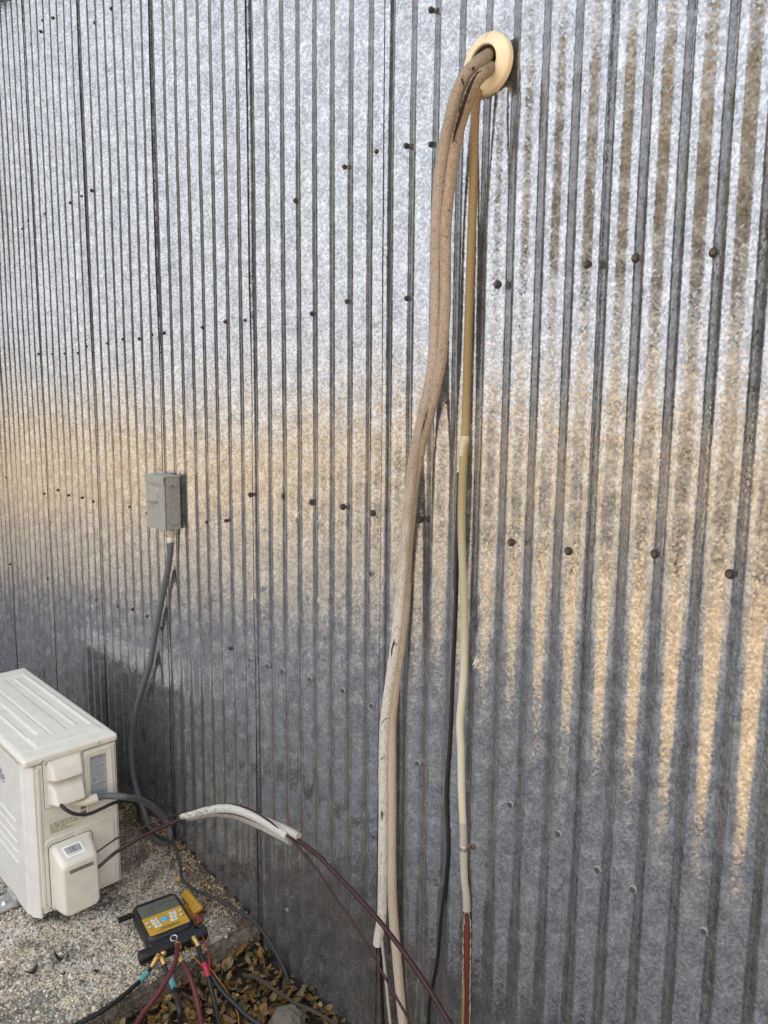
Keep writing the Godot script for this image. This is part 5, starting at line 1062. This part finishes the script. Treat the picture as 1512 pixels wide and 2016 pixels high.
func build_hoses() -> void:
	hose("charging_hose", [Vector3(-1.8728, 0.135, 0.311), Vector3(-1.8601, 0.128, 0.3323), Vector3(-1.8562, 0.12, 0.3458), Vector3(-1.8459, 0.115, 0.3715), Vector3(-1.8401, 0.113, 0.3869), Vector3(-1.8316, 0.112, 0.417), Vector3(-1.8238, 0.112, 0.4431), Vector3(-1.8136, 0.112, 0.5013), Vector3(-1.8141, 0.112, 0.5676), Vector3(-1.8167, 0.112, 0.6171)], 0.0066, M.rubber, "black hose with teal band running left across the gravel slab", 20, M.teal, [Vector3(-1.8505, 0.1175, 0.3582), Vector3(-1.8459, 0.115, 0.3715), Vector3(-1.8397, 0.113, 0.3879)])
	hose("charging_hose", [Vector3(-1.8611, 0.13, 0.3076), Vector3(-1.8425, 0.128, 0.311), Vector3(-1.8257, 0.124, 0.3152), Vector3(-1.8008, 0.12, 0.3191), Vector3(-1.7704, 0.115, 0.323), Vector3(-1.7355, 0.108, 0.3312), Vector3(-1.4727, 0.3103, 0.46), Vector3(-1.4676, 0.2702, 0.46), Vector3(-1.4659, 0.2111, 0.46)], 0.0066, M.rubber, "black hose with teal band dropping over the slab edge behind a red hose", 16, M.teal, [Vector3(-1.785, 0.1175, 0.3205), Vector3(-1.7704, 0.115, 0.323), Vector3(-1.7505, 0.111, 0.3279)])
	hose("charging_hose", [Vector3(-1.8636, 0.145, 0.2529), Vector3(-1.8397, 0.15, 0.2676), Vector3(-1.7867, 0.158, 0.3031), Vector3(-1.7553, 0.15, 0.3426), Vector3(-1.7366, 0.135, 0.3852), Vector3(-1.7232, 0.122, 0.4282), Vector3(-1.7051, 0.115, 0.4634), Vector3(-1.6799, 0.11, 0.5079)], 0.0071, M.redhose, "dark red hose curving left and down from the middle gauge port", 5)
	hose("charging_hose", [Vector3(-1.8276, 0.13, 0.2667), Vector3(-1.8092, 0.128, 0.2704), Vector3(-1.7856, 0.125, 0.2722), Vector3(-1.7357, 0.115, 0.2813), Vector3(-1.6943, 0.09, 0.2899), Vector3(-1.6683, 0.075, 0.2976), Vector3(-1.6346, 0.065, 0.3114), Vector3(-1.5712, 0.06, 0.3415)], 0.0071, M.redhose, "dark red hose going straight down between two black hoses", 12)
	hose("charging_hose", [Vector3(-1.8599, 0.14, 0.2023), Vector3(-1.8254, 0.135, 0.207), Vector3(-1.7924, 0.13, 0.218), Vector3(-1.7671, 0.127, 0.2246), Vector3(-1.736, 0.12, 0.2316), Vector3(-1.7071, 0.1, 0.2396), Vector3(-1.667, 0.075, 0.2498), Vector3(-1.6048, 0.06, 0.2724), Vector3(-1.5412, 0.05, 0.2951)], 0.0066, M.rubber, "black hose with red band from the right gauge port, nearer the red hose", 22, M.redband, [Vector3(-1.7573, 0.126, 0.2271), Vector3(-1.736, 0.12, 0.2316), Vector3(-1.7204, 0.112, 0.2353)])
	hose("charging_hose", [Vector3(-1.7818, 0.122, 0.2193), Vector3(-1.7531, 0.118, 0.2231), Vector3(-1.7265, 0.11, 0.2242), Vector3(-1.6947, 0.09, 0.2206), Vector3(-1.6604, 0.075, 0.2139), Vector3(-1.6308, 0.065, 0.2062), Vector3(-1.594, 0.06, 0.2036), Vector3(-1.5546, 0.055, 0.1949), Vector3(-1.5328, 0.05, 0.1865), Vector3(-1.4765, 0.05, 0.1811)], 0.0066, M.rubber, "glossy black hose slanting right over the leaves under the yellow wire", 0)
	var o := thing("thermocouple_wire", "thin red wire from the manifold to the red hose band", "wire", Vector3(-1.8023, 0.12, 0.1952))
	part(o, "wire", tube(MB.new(), [Vector3(-1.8788, 0.125, 0.1617), Vector3(-1.8561, 0.13, 0.1733), Vector3(-1.8216, 0.132, 0.185), Vector3(-1.7902, 0.132, 0.1952), Vector3(-1.7546, 0.132, 0.2116), Vector3(-1.7312, 0.13, 0.2242), Vector3(-1.7208, 0.124, 0.234)], 0.0021, 8, 0.005).mesh(), M.redwire)
	o = thing("thermocouple_wire", "thin yellow wire looping from the manifold down onto the leaves", "wire", Vector3(-1.7015, 0.1, 0.2145))
	part(o, "wire", tube(MB.new(), [Vector3(-1.8605, 0.125, 0.2315), Vector3(-1.835, 0.125, 0.2324), Vector3(-1.7971, 0.122, 0.2324), Vector3(-1.7682, 0.12, 0.2308), Vector3(-1.7432, 0.122, 0.2255), Vector3(-1.7314, 0.124, 0.2225), Vector3(-1.7229, 0.115, 0.2178), Vector3(-1.7049, 0.1, 0.2124), Vector3(-1.6895, 0.08, 0.2038), Vector3(-1.6678, 0.06, 0.1994), Vector3(-1.6288, 0.055, 0.2061), Vector3(-1.6019, 0.05, 0.2137), Vector3(-1.5792, 0.045, 0.2271), Vector3(-1.5544, 0.04, 0.2468)], 0.0017, 8, 0.005).mesh(), M.orange)
	# the clip-on temperature clamp beside the manifold
	var c := thing("temperature_clamp", "yellow plastic temperature clamp lying against the right side of the manifold", "clamp", Vector3(-2.001, 0.101, 0.23))
	c.rotation = Vector3(0, deg_to_rad(80.0), 0)
	var mb := MB.new()
	var tip := Basis(Vector3(0, 0, 1), 0.35) * Basis(Vector3(0, 1, 0), 0.06)
	rbox(mb, Vector3(0.107, 0.034, -0.055), Vector3(0.031, 0.016, 0.080), 0.007, tip)
	rbox(mb, Vector3(0.108, 0.034, 0.000), Vector3(0.037, 0.017, 0.048), 0.007, tip)
	var grip := lpart(c, "grip", mb, M.clip)
	for k in 4:
		mb = MB.new(); rbox(mb, Vector3(0.1055 + 0.0005 * k, 0.0425, -0.012 + k * 0.007), Vector3(0.022, 0.0022, 0.0026), 0.001, tip); lpart(grip, "grip_rib", mb, M.clip)
	mb = MB.new(); rbox(mb, Vector3(0.094, 0.02, 0.004), Vector3(0.026, 0.012, 0.115), 0.005, tip); lpart(c, "lower_grip", mb, M.orange)
	mb = MB.new(); rbox(mb, Vector3(0.092, 0.030, 0.056), Vector3(0.034, 0.010, 0.034), 0.004, tip); lpart(c, "jaw", mb, worn(mat(Color(0.22, 0.05, 0.012), 0.45), 30.0, noise_tex(FastNoiseLite.TYPE_SIMPLEX, 0.03, 0.4, 1.0, 58, 4, 256)))
	mb = tube(MB.new(), [Vector3(0.078, 0.042, -0.02), Vector3(0.082, 0.040, 0.02), Vector3(0.094, 0.038, 0.05), Vector3(0.088, 0.036, 0.075)], 0.0018, 8, 0.004); lpart(c, "lead", mb, M.orange)
	mb = tube(MB.new(), [Vector3(0.106, 0.038, 0.03), Vector3(0.098, 0.042, 0.05), Vector3(0.102, 0.034, 0.074)], 0.0018, 8, 0.004); lpart(c, "lead", mb, M.redwire)

# ---------------------------------------------------------------- unseen trees, added for the dark and beige bands the metal mirrors
func build_added_trees() -> void:
	var leaf := MB.new()
	leaf.flat([Vector3(0, 0, -0.5), Vector3(0.28, 0.05, 0), Vector3(0, 0, 0.5), Vector3(-0.28, 0.05, 0)])
	var lm := leaf.mesh()
	var fm := mat(Color(1, 1, 1), 0.75); fm.vertex_color_use_as_albedo = true; fm.backlight_enabled = true; fm.backlight = Color(0.12, 0.14, 0.05)
	var spots := [[Vector3(-6.6, 0, 3.0), 6.0, 1.5, "unseen young tree added to darken wall reflections, the nearest one to the wall"], [Vector3(-9.5, 0, 2.6), 6.5, 2.6, "unseen dense tree added for wall reflections, close to the far left of the wall"], [Vector3(-12.5, 0, 5.5), 8.0, 3.2, "unseen tall tree added for wall reflections, second from the left"], [Vector3(-14.0, 0, 10.0), 9.0, 3.6, "unseen big tree added for wall reflections at the far left corner"], [Vector3(4.6, 0, 6.4), 6.5, 2.5, "unseen pale tree added for wall reflections, opposite the right of the wall"], [Vector3(7.5, 0, 3.6), 6.5, 2.6, "unseen pale tree added for wall reflections, nearest the right end of the shed"], [Vector3(8.2, 0, 9.2), 9.0, 3.6, "unseen tall pale tree added for wall reflections, behind the others at the right"]]
	for s in spots:
		var o := thing("tree", s[3], "tree", s[0], "unseen trees added for the wall reflections")
		var at: Vector3 = s[0]; var h: float = s[1]; var r: float = s[2]
		var trunk := tube(MB.new(), [at, at + Vector3(0.1, h * 0.3, 0.05), at + Vector3(0.0, h * 0.8, 0.1)], func(t, a, m): return lerpf(0.2, 0.06, t), 10, 0.2)
		part(o, "trunk", trunk.mesh(), M.bark)
		var xf := []; var cols := []
		var hubs := []
		for i in 34:
			var d := Vector3(rng.randfn(), rng.randfn() * 0.8, rng.randfn()).normalized() * pow(rng.randf(), 0.4)
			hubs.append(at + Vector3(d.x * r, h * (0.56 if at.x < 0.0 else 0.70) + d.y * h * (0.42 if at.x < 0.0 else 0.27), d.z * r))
		for i in (6500 if at.x < 0.0 else 2600):
			var q: Vector3 = hubs[rng.randi() % hubs.size()] + Vector3(rng.randfn(), rng.randfn(), rng.randfn()) * 0.36
			var b := Basis.from_euler(Vector3(rng.randf() * TAU, rng.randf() * TAU, rng.randf() * TAU)).scaled(Vector3.ONE * rng.randf_range(0.2, 0.44))
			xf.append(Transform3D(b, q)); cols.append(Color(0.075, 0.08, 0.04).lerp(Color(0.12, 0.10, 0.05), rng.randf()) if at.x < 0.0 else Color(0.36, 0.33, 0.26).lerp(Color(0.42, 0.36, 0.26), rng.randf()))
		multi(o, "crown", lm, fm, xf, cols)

# ---------------------------------------------------------------- the scene
func _ready() -> void:
	rng.seed = 11
	var cam := Camera3D.new(); cam.name = "camera"; cam.fov = 69.6119; cam.near = 0.02; cam.far = 600.0
	cam.transform = Transform3D(Basis(Vector3(0.700151, 0.009995, -0.713924), Vector3(-0.103189, 0.990821, -0.087327), Vector3(0.706498, 0.134812, 0.694756)), Vector3(0, 1.735, 1.2348)); add_child(cam)
	var we := WorldEnvironment.new(); we.name = "world"
	var env := Environment.new(); env.background_mode = Environment.BG_SKY; env.tonemap_mode = Environment.TONE_MAPPER_LINEAR
	var ps := ProceduralSkyMaterial.new()
	ps.sky_top_color = lin(0.54, 0.575, 0.64); ps.sky_horizon_color = lin(0.56, 0.56, 0.575); ps.sky_curve = 0.17
	ps.ground_bottom_color = lin(0.12, 0.1, 0.08); ps.ground_horizon_color = lin(0.5, 0.45, 0.38)
	ps.sky_energy_multiplier = 1.12
	var sky := Sky.new(); sky.sky_material = ps; env.sky = sky
	env.tonemap_exposure = 2.85
	env.sdfgi_enabled = true; env.ssao_enabled = true; env.ssil_enabled = true
	we.environment = env; add_child(we)
	var sun := DirectionalLight3D.new(); sun.name = "sun"; sun.light_color = Color(1.0, 0.87, 0.66); sun.light_energy = 1.6; sun.light_angular_distance = 0.5; sun.shadow_enabled = true
	add_child(sun); sun.look_at_from_position(Vector3.ZERO, Vector3(-0.29, -0.70, 0.67))
	make_materials()
	build_shed()
	build_ground()
	build_added_hill()
	build_added_trees()
	build_slab()
	build_unit()
	build_disconnect()
	build_cover()
	build_insulated_pipes()
	build_drain_hose()
	build_cables()
	build_copper()
	build_conduit()
	build_gauges()
	build_hoses()
